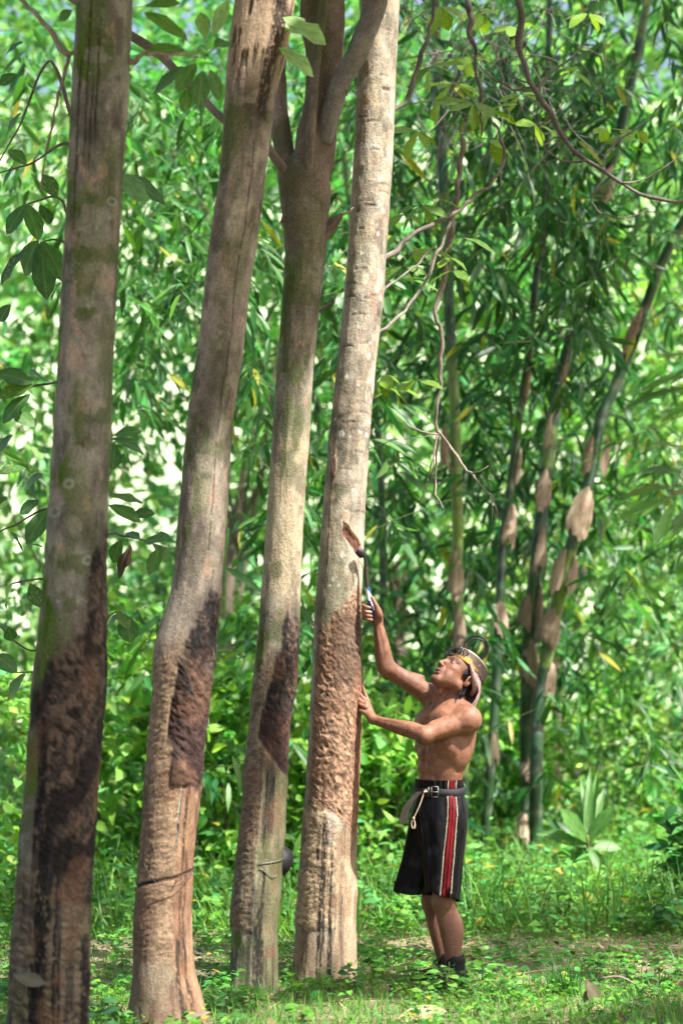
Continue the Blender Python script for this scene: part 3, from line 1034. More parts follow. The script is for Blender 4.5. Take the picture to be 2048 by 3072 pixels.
limb(tree4, [(766, 690, 10.4), (735, 715, 10.6), (700, 735, 10.8)], [9, 8, 7], TWG, nseg=8)
# branch stub of the first tree and its leafy sprout
limb(tree1, [(285, 165, 8.0), (300, 150, 7.98), (314, 140, 7.97), (330, 124, 7.98), (400, 124, 8.05), (456, 130, 8.1)], [26, 16, 10, 8, 8, 7], np.array([.27, .19, .15]), nseg=8)
limb(tree1, [(190, 60, 8.1), (176, 110, 8.1), (158, 128, 8.12), (130, 90, 8.15), (100, 50, 8.2), (50, 2, 8.3), (0, -50, 8.4)], [14, 11, 11, 12, 12, 11, 10], np.array([.26, .21, .17]), nseg=8)
limb(tree1, [(158, 126, 8.12), (148, 170, 8.14), (128, 250, 8.18), (110, 330, 8.2), (98, 400, 8.22), (94, 440, 8.25)], [8, 7, 6, 6, 5, 3], np.array([.25, .20, .15]), nseg=6)
#@@FOLIAGE
# ------------------------------------------------------------------ unseen crowns overhead, shaped to shade the place; gaps cut for sun patches
def rand_dir(n, r=rng):
    return norm(r.normal(size=(n, 3)))


GAPS = []
for px, py, d, rad in ((655, 1090, D3, .10), (652, 1170, D3, .13), (648, 1250, D3, .13), (640, 1320, D3, .08), (560, 60, D2, .13), (600, 10, D2, .1),
                       (380, 1880, D2, .10), (385, 1950, D2, .09), (790, 1690, D4, .10), (795, 1760, D4, .12), (780, 1840, D4, .13), (795, 1960, D4, .13), (790, 2080, D4, .12),
                       (870, 80, D4, .1), (865, 250, D4, .1), (845, 480, D4, .1), (825, 760, D4, .11), (805, 960, D4, .11), (790, 1130, D4, .12), (790, 1340, D4, .09),
                       (900, 1665, 9.95, .06), (960, 1685, 9.9, .06), (1050, 1635, 9.95, .06), (990, 1790, 9.95, .05), (860, 1500, 10.1, .05), (848, 1390, 10.1, .06),
                       (1040, 1500, 10.0, .035), (900, 2330, 9.3, .25), (1100, 2330, 9.3, .3), (1250, 2320, 9.4, .2), (700, 2330, 9.3, .15), (1450, 2250, 9.9, .2), (520, 2200, 10.8, .2), (250, 2300, 9.5, .2)):
    GAPS.append((V(px, py, d), rad))
_r = np.random.default_rng(4)
for i in range(26):
    y_ = _r.uniform(8.2, 12.6)
    GAPS.append((np.array([_r.uniform(-1, 1) * y_ * .17, y_, 0.0]), _r.uniform(.06, .26)))
for i in range(12):
    k_ = 3 if i % 4 else 1
    d_ = (D1, D2, D3, D4)[k_]
    yy = _r.uniform(0, 2200)
    xx = ((170, 300), (380, 560), (600, 720), (740, 860))[k_]
    GAPS.append((V(xx[1] + (xx[0] - xx[1]) * yy / 2300 * 1.2, yy, d_) - np.array([0, .12, 0]), _r.uniform(.03, .09)))



def crown(tree, c, rad, n, seed, Lr=(.12, .2), name='crown'):
    r = np.random.default_rng(seed)
    c, rad = np.array(c, float), np.array(rad, float)
    k = n // 6
    p = rand_dir(k, r) * (r.random((k, 1)) ** .4) * rad + c
    keep = (p[:, 2] > CAMH + .335 * np.maximum(p[:, 1], 0) + .55)
    keep &= (fbm(p[:, 0] * .8, p[:, 1] * .8, p[:, 2] * .8, seed, 2) > .36) & (p[:, 1] < 9.6)
    p = p[keep]
    P = np.repeat(p, 6, 0) + r.normal(0, .12, (len(p) * 6, 3))
    D = rand_dir(len(P), r)
    D[:, 2] = D[:, 2] * .5 - .25
    for g, rd in GAPS:
        q = P - g
        t = q @ SUN
        dist = np.linalg.norm(q - t[:, None] * SUN, axis=1)
        ok = (dist > rd + .15) | (t < 0)
        P, D = P[ok], D[ok]
    N = norm(np.c_[r.normal(0, .5, (len(P), 2)), np.ones(len(P))])
    v, f, cc = leaves(P, D, N, r.uniform(*Lr, len(P)), r.uniform(.06, .10, len(P)), vary((.06, .16, .028), len(P), .3, .1, r), 'quad', .2, .3)
    return part(name, v, f, M_LEAF, tree, cc, kind='stuff')


crown(tree1, (-1.5, 6.3, 7.8), (3.6, 4.2, 2.4), 15000, 41)
crown(tree2, (.2, 5.6, 8.6), (3.8, 4.2, 2.4), 22000, 42)
crown(tree3, (.9, 7.4, 8.9), (3.6, 3.9, 2.4), 24000, 43)
crown(tree4, (2.0, 6.2, 8.4), (3.6, 4.2, 2.4), 28000, 44)
tree5 = thing('rubber_tree', (3.7, 8.6, 0), 'rubber tree just outside the right edge whose thin limb hangs into the upper right', 'tree', 'row of tapped rubber trees')
v, f = tube([(3.7, 8.6, -.1), (3.68, 8.6, 1.5), (3.6, 8.6, 3.4), (3.5, 8.6, 5.2), (3.3, 8.4, 7.5)], [.19, .15, .14, .12, .07], 40, 120, .12)
nn = fbm(v[:, 0] * 14, v[:, 1] * 14, v[:, 2] * 6, 3, 4)
part('trunk', v, f, M_BARK, tree5, GREY[None] * (.5 + nn)[:, None])
crown(tree5, (4.2, 6.6, 8.0), (3.2, 4.2, 2.4), 24000, 45)

# limb of that tree reaching into the picture, with twigs and yellow-speckled leaves
DKB = np.array([.12, .105, .095])
limb(tree5, [(1850, -560, 8.9), (1500, -420, 9.8), (1290, -260, 10.6), (1205, -90, 10.9), (1190, 0, 11), (1192, 80, 11), (1207, 160, 11), (1228, 205, 11), (1262, 262, 11), (1300, 318, 11), (1345, 365, 11), (1400, 405, 11), (1450, 432, 11), (1500, 457, 11), (1568, 461, 11), (1650, 450, 11.1)],
     [30, 26, 20, 19, 18, 17, 15, 15, 14, 13, 12, 12, 11, 10, 9, 8], DKB, nseg=10)
for pts, w in (([(1229, 208), (1262, 170), (1300, 140), (1335, 108), (1362, 68)], 6), ([(1345, 367), (1300, 372), (1262, 352), (1250, 332), (1300, 300), (1350, 260)], 6),
               ([(1378, 393), (1395, 350), (1430, 315), (1480, 282), (1522, 230)], 6), ([(1428, 420), (1480, 410), (1530, 380), (1580, 340)], 5),
               ([(1400, 406), (1366, 440), (1362, 475), (1400, 496), (1450, 498), (1500, 470), (1512, 440)], 5), ([(1226, 200), (1185, 205), (1130, 180), (1085, 130), (1060, 90)], 6),
               ([(1225, 195), (1180, 180), (1140, 160)], 4), ([(1250, 340), (1240, 300), (1232, 250)], 3), ([(1240, 290), (1200, 240), (1140, 235)], 3)):
    limb(tree5, [(a, b, 11 + .15 * i / len(pts)) for i, (a, b) in enumerate(pts)], np.linspace(w, w * .45, len(pts)), DKB * 1.25, name='twig', nseg=6)
limb(tree5, [(1075, -60, 11.2), (1078, 40, 11.2), (1092, 110, 11.2), (1100, 190, 11.2), (1104, 250, 11.2), (1106, 312, 11.2)], [13, 12, 11, 10, 8, 5], DKB, name='branch', nseg=8)


def leaf_fan(parent, hub, n, Ln, wd, color, seed, mat=None, spread=1.0, down=.35, kind='oval', d0=None, wave=.06):
    """compound leaf: n blades from one hub"""
    r = np.random.default_rng(seed)
    a0 = r.uniform(0, 6.28)
    for i in range(n):
        a = a0 + i * 6.283 / n * spread + r.normal(0, .25)
        d = norm(np.array([math.cos(a), .7 * math.sin(a), r.normal(-down, .25)]))
        L = Ln * r.uniform(.75, 1.2)
        b = hub + d * .01
        nr = np.array([r.normal(0, .25), -.45 + r.normal(0, .25), .8])
        c = np.clip(np.array(color) * math.exp(r.normal(0, .12)), .01, .8)
        c = tuple(np.round(np.array(color) * (1, .8, 1.25)[i % 3], 3))
        leaf_obj(parent, b, b + d * L, wd * r.uniform(.8, 1.15), c, kind, nr, (seed + i) % 4, wave, mat)


SPK = (.12, .25, .025)
for i, (px, py, n, L) in enumerate(((1085, 235, 5, .13), (1128, 250, 4, .12), (1095, 25, 5, .11), (1010, 15, 4, .12), (1195, 215, 4, .09), (1230, 285, 4, .1), (1310, 165, 3, .09), (1395, 295, 3, .08), (1075, 130, 4, .1), (990, 150, 5, .12), (1005, 230, 4, .12),
                                    (1350, 30, 4, .1), (1460, 300, 3, .08), (1415, 312, 3, .07), (1040, 190, 5, .13), (960, 300, 4, .12), (1130, 320, 4, .11), (1180, 60, 4, .1))):
    leaf_fan(tree5, V(px, py, 11.1 + .2 * (i % 3)), n, L * 1.35, .075, SPK, 300 + i, M_SPECK)
for i, (px, py, n, L) in enumerate(((965, 470, 4, .12), (930, 490, 3, .1), (1005, 455, 3, .1), (1040, 620, 3, .12), (1030, 590, 3, .1), (985, 575, 3, .1), (925, 610, 3, .11), (880, 860, 4, .11), (905, 890, 3, .12), (1060, 545, 2, .12), (870, 880, 3, .1), (950, 870, 3, .1))):
    leaf_fan(tree4, V(px, py, 10.5 + .1 * (i % 3)), n, L * 1.3, .068, SPK if i % 3 else (.07, .19, .03), 340 + i, M_SPECK)

# tangle of fine grey twigs at the upper right
m = MB()
r = np.random.default_rng(91)
for i in range(120):
    a = V(r.uniform(940, 1330), r.uniform(-40, 330), 12.6 + r.uniform(0, 1.2))
    d_ = norm(np.array([r.normal(0, .8), r.normal(0, .3), r.normal(-.45, .5)]))
    L_ = r.uniform(.15, .5)
    vv, ff = tube([a, a + d_ * L_ * .5 + r.normal(0, .03, 3), a + d_ * L_ + (0, 0, -.12 * L_)], [.0042, .0034, .0015], 4, 7, cap=False)
    m.add(vv, ff, np.array([.15, .135, .125]) * r.uniform(.6, 1.3))
vv, ff, cc = m.get()
part('fine_twigs', vv, ff, M_TWIG, tree5, cc, kind='stuff')

# dead branch that dangles among the bamboo
dead = thing('dead_branch', V(1035, 500, 10.75), 'bare dead branch hanging in front of the bamboo above the man', 'branch')
PALE = np.array([.22, .18, .145])
limb(dead, [(1062, 318, 10.8), (1056, 400, 10.8), (1040, 490, 10.75), (1030, 560, 10.75), (1018, 640, 10.75), (1000, 700, 10.75), (1000, 735, 10.75), (1010, 780, 10.75), (1012, 860, 10.75), (1007, 930, 10.75), (1006, 995, 10.75)], [9, 11, 12, 12, 11, 11, 12, 11, 10, 9, 9], PALE * .75, nseg=8)
for pts, w in (([(1006, 990), (1003, 1050), (1000, 1110), (1002, 1140), (1019, 1168)], 6), ([(1007, 992), (1035, 1030), (1065, 1070), (1092, 1100), (1122, 1135), (1138, 1165), (1145, 1205)], 7), ([(1080, 1088), (1100, 1082), (1121, 1070)], 4),
               ([(1004, 998), (970, 992), (935, 975), (910, 955)], 4), ([(1005, 1000), (990, 1060), (978, 1110), (960, 1165)], 4), ([(1003, 1000), (993, 1080), (990, 1120)], 4), ([(1124, 1135), (1130, 1160), (1128, 1200)], 3), ([(996, 1000), (930, 1008), (860, 1010)], 2)):
    limb(dead, [(a, b, 10.75 + .12 * math.sin(i + w)) for i, (a, b) in enumerate(pts)], np.linspace(w, w * .5, len(pts)), PALE * 1.2, name='twig', nseg=6)

# sprout of big leaves on the first tree
for i, (hx, hy, tx, ty, w, dd, c) in enumerate(((470, 122, 330, 20, .075, 8.1, (.10, .23, .03)), (470, 122, 318, 105, .085, 8.05, (.085, .20, .03)), (470, 122, 400, 205, .07, 8.0, (.075, .18, .03)), (474, 118, 462, 20, .06, 8.15, (.20, .34, .10)), (474, 118, 525, -5, .06, 8.1, (.24, .38, .13)),
                                               (478, 122, 535, 80, .07, 8.2, (.06, .16, .03)), (470, 130, 455, 245, .075, 8.05, (.05, .14, .025)), (470, 130, 510, 235, .06, 8.15, (.045, .13, .025)), (456, 130, 345, 215, .08, 8.2, (.05, .14, .025)), (440, 175, 420, 262, .055, 8.1, (.07, .18, .03)),
                                               (180, 15, 130, 45, .06, 8.1, (.07, .18, .03)), (300, 20, 420, 0, .07, 8.1, (.08, .2, .03)))):
    a, b = V(hx, hy, 8.1), V(tx, ty, dd)
    leaf_obj(tree1, a + (b - a) * .28, b, w, c, 'oval', (.1, -.75, .6), i % 4, .05, M_BIG)
    vv, ff = tube([a, a + (b - a) * .3], [.0022, .0018], 5, 4)
    part('leaf_stalk', vv, ff, M_HERB, tree1, np.array([.33, .42, .10]))
for i, (hx, hy, tx, ty, w, dd) in enumerate(((650, 40, 752, 98, .10, 8.7), (640, 110, 732, 165, .075, 8.75), (655, 70, 705, 28, .07, 8.85))):
    leaf_obj(tree2, V(hx, hy, 8.8), V(tx, ty, dd), w, (.33, .50, .20), 'oval', (.15, -.85, .5), i % 4, .16, M_BIG)

# ------------------------------------------------------------------ young tree behind the first trunk
sap = thing('sapling', S(215, 3010, 9.5) * (1, 1, 0), 'young tree with large dark drooping leaves behind the leftmost trunk', 'sapling')
v, f = tube([V(175, 2320, 9.5), V(185, 1700, 9.5), V(190, 1200, 9.5), V(195, 800, 9.5), V(200, 380, 9.5)], [.02, .018, .016, .013, .008], 10, 60, .2)
part('stem', v, f, M_TWIG, sap, np.array([.14, .11, .08]))
for pts in ([(190, 1180), (100, 1172), (40, 1205), (-20, 1225)], [(190, 1520), (110, 1440), (85, 1488), (60, 1492), (-10, 1430)], [(190, 1260), (250, 1228), (320, 1240), (400, 1262)], [(192, 900), (110, 880), (40, 905)], [(193, 700), (150, 560), (100, 555)],
            [(195, 620), (140, 460), (60, 470)], [(190, 1050), (260, 1010), (300, 1012)], [(190, 1350), (120, 1330), (30, 1340)], [(193, 560), (260, 400), (290, 402)], [(190, 1640), (140, 1555), (40, 1545)], [(190, 1480), (260, 1410), (285, 1412)],
            [(200, 380), (150, 330), (60, 380), (-20, 400)], [(200, 400), (120, 140), (60, 260), (0, 370)]):
    limb(sap, [(a, b, 9.5 + .05 * i) for i, (a, b) in enumerate(pts)], np.linspace(9, 4, len(pts)), np.array([.14, .115, .095]), name='twig', nseg=6)
G1, G2, G3 = (.026, .10, .025), (.036, .13, .028), (.06, .17, .03)
SL = [(95, 555, 108, 692, 46), (90, 552, 35, 640, 50), (100, 555, 150, 640, 40), (60, 575, -10, 655, 36), (60, 470, 10, 540, 34), (62, 468, 95, 545, 36), (95, 470, 120, 510, 30), (75, 880, -10, 850, 46), (78, 884, -12, 912, 34), (72, 862, 118, 862, 50), (70, 905, -5, 965, 36), (80, 980, 30, 940, 34),
      (30, 1000, -10, 1040, 34), (60, 1075, -5, 1075, 30), (100, 1090, 40, 1120, 34), (90, 1150, 40, 1180, 30), (110, 1170, 60, 1250, 36), (30, 1340, -5, 1400, 34), (70, 1340, 95, 1395, 30), (40, 1545, -10, 1500, 40), (60, 1548, 10, 1610, 34), (90, 1552, 150, 1590, 34), (20, 1440, 30, 1480, 26),
      (105, 1330, 118, 1290, 28), (55, 1270, 30, 1220, 26), (262, 1010, 350, 1030, 40), (262, 1000, 330, 980, 26), (265, 1025, 258, 1080, 30), (255, 1140, 335, 1150, 30), (250, 1160, 330, 1190, 28), (300, 1185, 360, 1170, 28), (320, 1240, 290, 1215, 24), (330, 1245, 390, 1230, 30), (350, 1250, 400, 1290, 28),
      (280, 1240, 250, 1300, 28), (370, 1255, 340, 1320, 26), (282, 1410, 240, 1440, 26), (285, 1412, 305, 1480, 40), (270, 1405, 300, 1440, 26), (288, 402, 395, 468, 44), (285, 400, 330, 462, 40), (60, 380, 20, 330, 30), (30, 390, -10, 440, 32), (100, 400, 130, 450, 30), (50, 260, 10, 310, 30), (25, 700, -10, 740, 30),
      (120, 690, 130, 640, 26), (60, 1250, 100, 1250, 26), (15, 1140, -10, 1170, 26), (40, 170, -5, 190, 28), (60, 190, 110, 230, 28), (10, 130, 50, 90, 26)]
for i, (ax, ay, bx, by, w) in enumerate(SL):
    a, b = V(ax, ay, 9.5), V(bx, by, 9.5 + .12 * math.sin(i * 2.3))
    c = (.16, .30, .14) if i == 40 else (G1, G2, G3)[i % 3]
    leaf_obj(sap, a, b, w * VS / FPX * 9.5 * 1.25, c, 'oval', (.2 * math.sin(i * 1.7), -.7, .6), i % 4, .08, M_SPECK if i % 5 == 3 else M_BIG)
dl = thing('dead_leaf', V(280, 1330, 9.45), 'curled brown dead leaf dangling between the two left trunks', 'leaf')
for i, (ax, ay, bx, by, w) in enumerate(((300, 1250, 285, 1318, .045), (297, 1256, 262, 1332, .05))):
    leaf_obj(dl, V(ax, ay, 9.45), V(bx, by, 9.42), w, ((.15, .09, .07), (.075, .035, .028))[i], 'oval', (.6 - i, -.7, .2), i + 1, .25, M_DEAD, name='blade')

# ------------------------------------------------------------------ bamboo
BASEZ = lambda d: (HZ + FPX * CAMH / d)


def bamboo(label, pts, w, d, seed, light=0.0, group='bamboo stalks behind the man', tip=None):
    """culm through photo points (2048-wide) at distance d, with nodes; returns thing and culm path"""
    base = S(pts[-1][0], BASEZ(d), d)
    t = thing('bamboo_stalk', base, label, 'bamboo', group)
    P = np.array([S(a, b, d + .5 * math.sin(.7 * i + seed) * .2) for i, (a, b) in enumerate(pts)] + [base - (0, 0, .05)])
    wd = np.interp(np.arange(len(P)), np.linspace(0, len(P) - 1, len(w)), w) / FPX * d / 2
    n = 240
    Q = spline(np.c_[P, wd], n)
    s = np.r_[0, np.cumsum(np.linalg.norm(np.diff(Q[:, :3], axis=0), axis=1))]
    gap = .30
    ph = (s / gap + .3 * seed) % 1.0
    seg = np.floor(s / gap + .3 * seed)
    r = Q[:, 3] * (1 + .10 * np.exp(-((ph - .5) / .05) ** 2))
    T = norm(np.gradient(Q[:, :3], axis=0))
    A = norm(np.cross(T, (0, -1, 0.1)))
    B = np.cross(T, A)
    a = np.linspace(0, 2 * np.pi, 18, endpoint=False)
    v = Q[:, None, :3] + r[:, None, None] * (A[:, None] * np.cos(a)[None, :, None] + B[:, None] * np.sin(a)[None, :, None])
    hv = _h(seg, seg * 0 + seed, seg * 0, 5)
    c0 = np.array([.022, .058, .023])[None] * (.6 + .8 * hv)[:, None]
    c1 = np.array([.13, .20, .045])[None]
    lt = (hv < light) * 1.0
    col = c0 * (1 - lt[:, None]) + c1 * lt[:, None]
    node = np.exp(-((ph - .5) / .04) ** 2)[:, None]
    col = col * (1 - node * .7) + np.array([.10, .09, .06]) * node * .7
    pw = sst(ph, .52, .6) * (1 - sst(ph, .6, .8))
    col = col * (1 - .35 * pw[:, None]) + np.array([.22, .25, .2]) * .35 * pw[:, None]
    C = np.repeat(col, 18, 0) * (.7 + .6 * fbm(v[..., 0] * 12, v[..., 1] * 12, v[..., 2] * 4, seed, 3)).reshape(-1, 1)
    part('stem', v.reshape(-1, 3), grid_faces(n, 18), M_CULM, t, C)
    return t, Q, s


def sheath(t, Q, px, py, wpx, hpx, d, seed, side=0.0, flare=.35, pale=0.0, lean=0.0):
    """papery husk: a half cone that hugs the culm; px,py centre, wpx x hpx size in photo pixels"""
    r = np.random.default_rng(seed)
    wpx, hpx = wpx * r.uniform(.95, 1.15), hpx * r.uniform(1.0, 1.3)
    k = 1 / FPX * d
    i = np.argmin(np.abs(Q[:, 2] - S(px, py, d)[2]))
    T = norm(Q[max(i - 3, 0), :3] - Q[min(i + 3, len(Q) - 1), :3])
    if T[2] < 0:
        T = -T
    c = S(px, py, d)
    c[1] = Q[i, 1]
    A = norm(np.cross(T, (0, -1, 0)))
    A = A if A[0] > 0 else -A
    B = np.array([0, -1.0, 0])
    nr, nc = 12, 13
    u = np.linspace(0, 1, nr)[:, None]
    a = np.linspace(-1, 1, nc)[None, :]
    # width profile: broad and torn below, pointed at the top
    wv = wpx * k * .5 * np.interp(u, [0, .1, .4, .75, .92, 1.0], [.86, .97, 1.0, .78, .46, .12])
    ang = a * (1.25 - .2 * u) + side
    x = np.sin(ang) * wv
    yv = np.cos(ang) * np.maximum(wv * .75, Q[i, 3] * 1.12) + flare * (1 - u) ** 3 * wpx * k * .2
    h = (u - .5) * hpx * k + (.035 * np.sin(a * 3 + seed) + .014 * np.sin(a * 11 + seed * 2)) * (1 - u) ** 2
    x = x + lean * (u - .5) * hpx * k
    v = c + A * x[..., None] + B * yv[..., None] + T * (h + 0 * a)[..., None]
    v = v + r.normal(0, .0015, v.shape)
    v = v.reshape(-1, 3)
    base = np.array([.32, .24, .17]) * (1 + pale) * r.uniform(.6, 1.25)
    n1 = fbm(np.repeat(a, nr, 0).ravel() * 6, (u + 0 * a).ravel() * 1.5, 0, seed, 4)
    col = base[None] * (.55 + .9 * n1)[:, None]
    col = mix(col, np.array([.12, .07, .05]), sst(n1, .58, .7) * .6)
    f = grid_faces(nr, nc, False)
    part('sheath', np.vstack([v, v - B * .0016]), np.vstack([f, f[:, ::-1] + len(v)]), M_SHEATH, t, np.vstack([col, col * .8]))


BAMB = []
bA, qA, _ = bamboo('bamboo stalk with pale green sections rising behind the raised knife arm', [(1296, -120), (1308, 100), (1318, 380), (1330, 560), (1348, 967), (1360, 1150), (1365, 1320), (1370, 1480), (1372, 1600), (1370, 1750), (1378, 1880), (1388, 2100)], [30, 31, 32, 34, 35, 36], 15.3, 1, .55)
bB, qB, _ = bamboo('thin dark bamboo stalk just right of the hat coil', [(1650, -120), (1644, 181), (1638, 453), (1626, 665), (1602, 877), (1585, 1050), (1565, 1200), (1545, 1340), (1525, 1500), (1507, 1640), (1500, 1760), (1494, 1900), (1485, 2100), (1467, 2350), (1455, 2500)], [18, 20, 24, 27, 29, 30], 15.6, 2, .05)
bC, qC, _ = bamboo('thick bamboo stalk with many brown husks, middle of the clump', [(1960, -120), (1930, 60), (1890, 250), (1850, 423), (1826, 514), (1783, 665), (1741, 877), (1705, 1028), (1668, 1200), (1650, 1330), (1628, 1480), (1616, 1620), (1602, 1740), (1590, 1850), (1583, 1990), (1578, 2150), (1580, 2300), (1583, 2400), (1582, 2500)], [26, 32, 36, 40, 42, 43], 16.0, 3, .1)
bD, qD, _ = bamboo('bamboo stalk leaning to the right with one bright tan husk', [(2180, 450), (2090, 600), (2031, 695), (1977, 804), (1940, 907), (1890, 1050), (1830, 1190), (1800, 1260), (1775, 1400), (1752, 1490), (1722, 1600), (1693, 1730), (1675, 1800), (1655, 1880), (1640, 1960), (1627, 2050), (1612, 2150), (1606, 2350)], [26, 30, 34, 38, 40, 40], 15.8, 4, .05)
bE, qE, _ = bamboo('slender bamboo stalk glimpsed between the two left trunks', [(380, 280), (430, 350), (480, 420), (550, 500), (620, 640), (660, 900), (670, 1300), (668, 1900)], [16, 18, 20, 22], 17.5, 5, .4)
bF, qF, _ = bamboo('slender bamboo stalk hidden mostly behind the forked tree', [(960, -120), (1010, 300), (1060, 700), (1110, 1100), (1140, 1400), (1150, 1800), (1160, 2300)], [16, 20, 24, 26], 17.0, 6, .3)
for args in ((bA, qA, 1367, 1718, 56, 122, 15.3, 11), (bA, qA, 1379, 1895, 48, 130, 15.3, 12), (bA, qA, 1335, 1345, 34, 110, 15.3, 13, -.8),
             (bB, qB, 1530, 1568, 44, 112, 15.6, 21, .3), (bB, qB, 1497, 1853, 58, 98, 15.6, 22), (bB, qB, 1627, 690, 22, 110, 15.6, 23, .5), (bB, qB, 1582, 1130, 20, 130, 15.6, 24, .7), (bB, qB, 1556, 1390, 22, 100, 15.6, 25, .7), (bB, qB, 1475, 2240, 40, 90, 15.6, 26, .4),
             (bC, qC, 1626, 1468, 46, 122, 16.0, 31, .3), (bC, qC, 1615, 1648, 46, 112, 16.0, 32, -.1), (bC, qC, 1580, 1835, 60, 90, 16.0, 33, -.8), (bC, qC, 1608, 1820, 40, 110, 16.0, 34, .9), (bC, qC, 1588, 1982, 64, 118, 16.0, 35), (bC, qC, 1592, 2300, 76, 72, 16.0, 36, .1, .9), (bC, qC, 1610, 2420, 34, 110, 16.0, 37, .8),
             (bC, qC, 1570, 2480, 46, 80, 16.0, 39, -.5, .8), (bC, qC, 1592, 2570, 80, 90, 16.0, 38, .1, .9), (bC, qC, 1815, 560, 66, 104, 16.0, 30, -.2), (bC, qC, 1600, 2130, 56, 150, 16.0, 40, .8), (bC, qC, 1690, 1120, 30, 120, 16.0, 44, .3), (bC, qC, 1648, 1280, 34, 110, 16.0, 45, .5),
             (bD, qD, 1737, 1537, 70, 124, 15.8, 41, 0, .4, .55), (bD, qD, 1678, 1712, 50, 112, 15.8, 42, -.9, .3, .2), (bD, qD, 1706, 1720, 44, 100, 15.8, 43, .9), (bD, qD, 1650, 1880, 72, 118, 15.8, 46, -.2, .5, .15), (bD, qD, 1648, 2040, 46, 90, 15.8, 47, .8), (bD, qD, 1768, 1360, 40, 100, 15.8, 48, -.8, .3, .2), (bD, qD, 1808, 1360, 40, 100, 15.8, 49, .9), (bD, qD, 1905, 985, 44, 110, 15.8, 50, .2)):  # brightest husk has its sunlight put into the colour
    sheath(*args)


# leafy sprays of the bamboo
def sprays(n, box, seed, gapn=.0, Lr=(.14, .27), per=8):
    """n twigs in a pixel box (1568-wide) and distance range; returns arrays of leaves"""
    r = np.random.default_rng(seed)
    x0, x1, y0, y1, d0, d1 = box
    px, py, d = r.uniform(x0, x1, n), r.uniform(y0, y1, n), r.uniform(d0, d1, n)
    k = fbm(px * .008, py * .008, d * .4, seed, 3) > gapn
    px, py, d = px[k], py[k], d[k]
    O = np.stack([(px * VS - 1024) / FPX * d, d, CAMH + (HZ - py * VS) / FPX * d], 1)
    m = len(O)
    az = r.uniform(0, 2 * np.pi, m)
    A = norm(np.stack([np.cos(az), .8 * np.sin(az), r.normal(-.25, .35, m)], 1))
    O = np.repeat(O, per, 0)
    Ax = np.repeat(A, per, 0)
    t = np.tile(np.linspace(0, 1, per), m)[:, None]
    sd = np.tile(np.where(np.arange(per) % 2, 1, -1), m)[:, None]
    side = norm(np.cross(Ax, (0, 0, 1)))
    P = O + Ax * t * .30 - np.array([0, 0, 1]) * t ** 2 * .08
    D = norm(Ax * (.35 + .5 * t) + side * sd * (.75 - .4 * t) + np.array([0, 0, -.55]) + r.normal(0, .28, (len(P), 3)))
    N = norm(np.array([0, -.25, .8]) + r.normal(0, .45, (len(P), 3)))
    L = r.uniform(*Lr, len(P))
    return P, D, N, L, L * r.uniform(.15, .21, len(P)), (O[::per], A)


BG = np.array([.030, .112, .028])


def shade_canopy(n, lo, hi, seed, per=8):
    """unseen bamboo twigs, added above the frame to shade the clump"""
    r = np.random.default_rng(seed)
    q = sprays(n, (0, 1, 0, 1, 10, 11), seed, -1, per=per)
    O = np.repeat(r.uniform(lo, hi, (n, 3)), per, 0)
    d = O - np.repeat(q[5][0], per, 0)
    return q[0] + d, q[1], q[2], q[3] * 1.3, q[4] * 1.5, (O[::per], q[5][1])


def dress(t, sets, nobj, seed, base=BG, trans=M_BLEAF):
    """gives a stalk its foliage: the nearest leaves one by one, the rest as one part"""
    r = np.random.default_rng(seed)
    P, D, N, L, W = [np.concatenate([s[i] for s in sets]) for i in range(5)]
    inview = P[:, 2] < CAMH + .32 * P[:, 1]
    o = np.argsort(P[:, 1] + 100 * ~inview)
    o = o[:inview.sum()]
    # spread the single leaves over the nearer half of the foliage
    pick = o[:len(o) // 3][:: max(1, len(o) // 3 // nobj)][:nobj]
    for i in pick:
        c = tuple(np.round(base * (.75, 1.0, 1.3, 1.7)[i % 4] * np.array([(1, 1, 1), (1.5, 1.1, .8)][i % 2]), 3))
        leaf_obj(t, P[i], P[i] + D[i] * L[i], W[i] * 1.1, c, 'lance', N[i], int(i % 4), 0, trans)
    rest = np.setdiff1d(np.arange(len(P)), pick)
    col = vary(base, len(rest), .35, .14, r)
    yl = r.random(len(rest)) < .03
    col[yl] = (.30, .30, .03)
    v, f, c = leaves(P[rest], D[rest], N[rest], L[rest], W[rest], col, 'lance', r.uniform(.1, .5, len(rest)), r.uniform(0, .5, len(rest)))
    part('foliage', v, f, trans, t, c, kind='stuff')
    m = MB()
    for s in sets:
        O, A = s[5]
        for a, b in zip(O[::2], A[::2]):
            vv, ff = tube([a - b * .35 + (0, 0, .05), a, a + b * .3 - (0, 0, .08)], [.003, .0025, .0012], 4, 5, cap=False)
            m.add(vv, ff, (.09, .12, .05))
    v, f, c = m.get()
    part('twigs', v, f, M_TWIG, t, c, kind='stuff')


dress(bA, [sprays(150, (860, 1200, -60, 700, 14, 17), 61, .34), sprays(110, (850, 1150, 700, 1500, 15.2, 18), 62, .36), sprays(50, (860, 1050, 1500, 1950, 14.6, 17), 63, .4)], 60, 1)
dress(bB, [sprays(150, (1100, 1400, 150, 900, 14, 17), 64, .32), sprays(110, (1080, 1350, 800, 1500, 15.9, 18.5), 65, .38), sprays(50, (1060, 1260, 1450, 2000, 16.1, 18.5), 60, .38)], 60, 2)
dress(bC, [shade_canopy(330, (2.2, 11.6, 7.0), (5.4, 15.5, 10.0), 91), shade_canopy(160, (1.2, 13.0, 7.3), (3.4, 17.0, 10.0), 92), sprays(210, (1200, 1640, -80, 700, 14.5, 18), 66, .34), sprays(80, (1250, 1620, 700, 1250, 16, 19), 67, .42), sprays(8, (1150, 1300, 1500, 2000, 14.8, 16), 68, .4)], 70, 3, BG * np.array([1.2, 1.15, 1.1]))
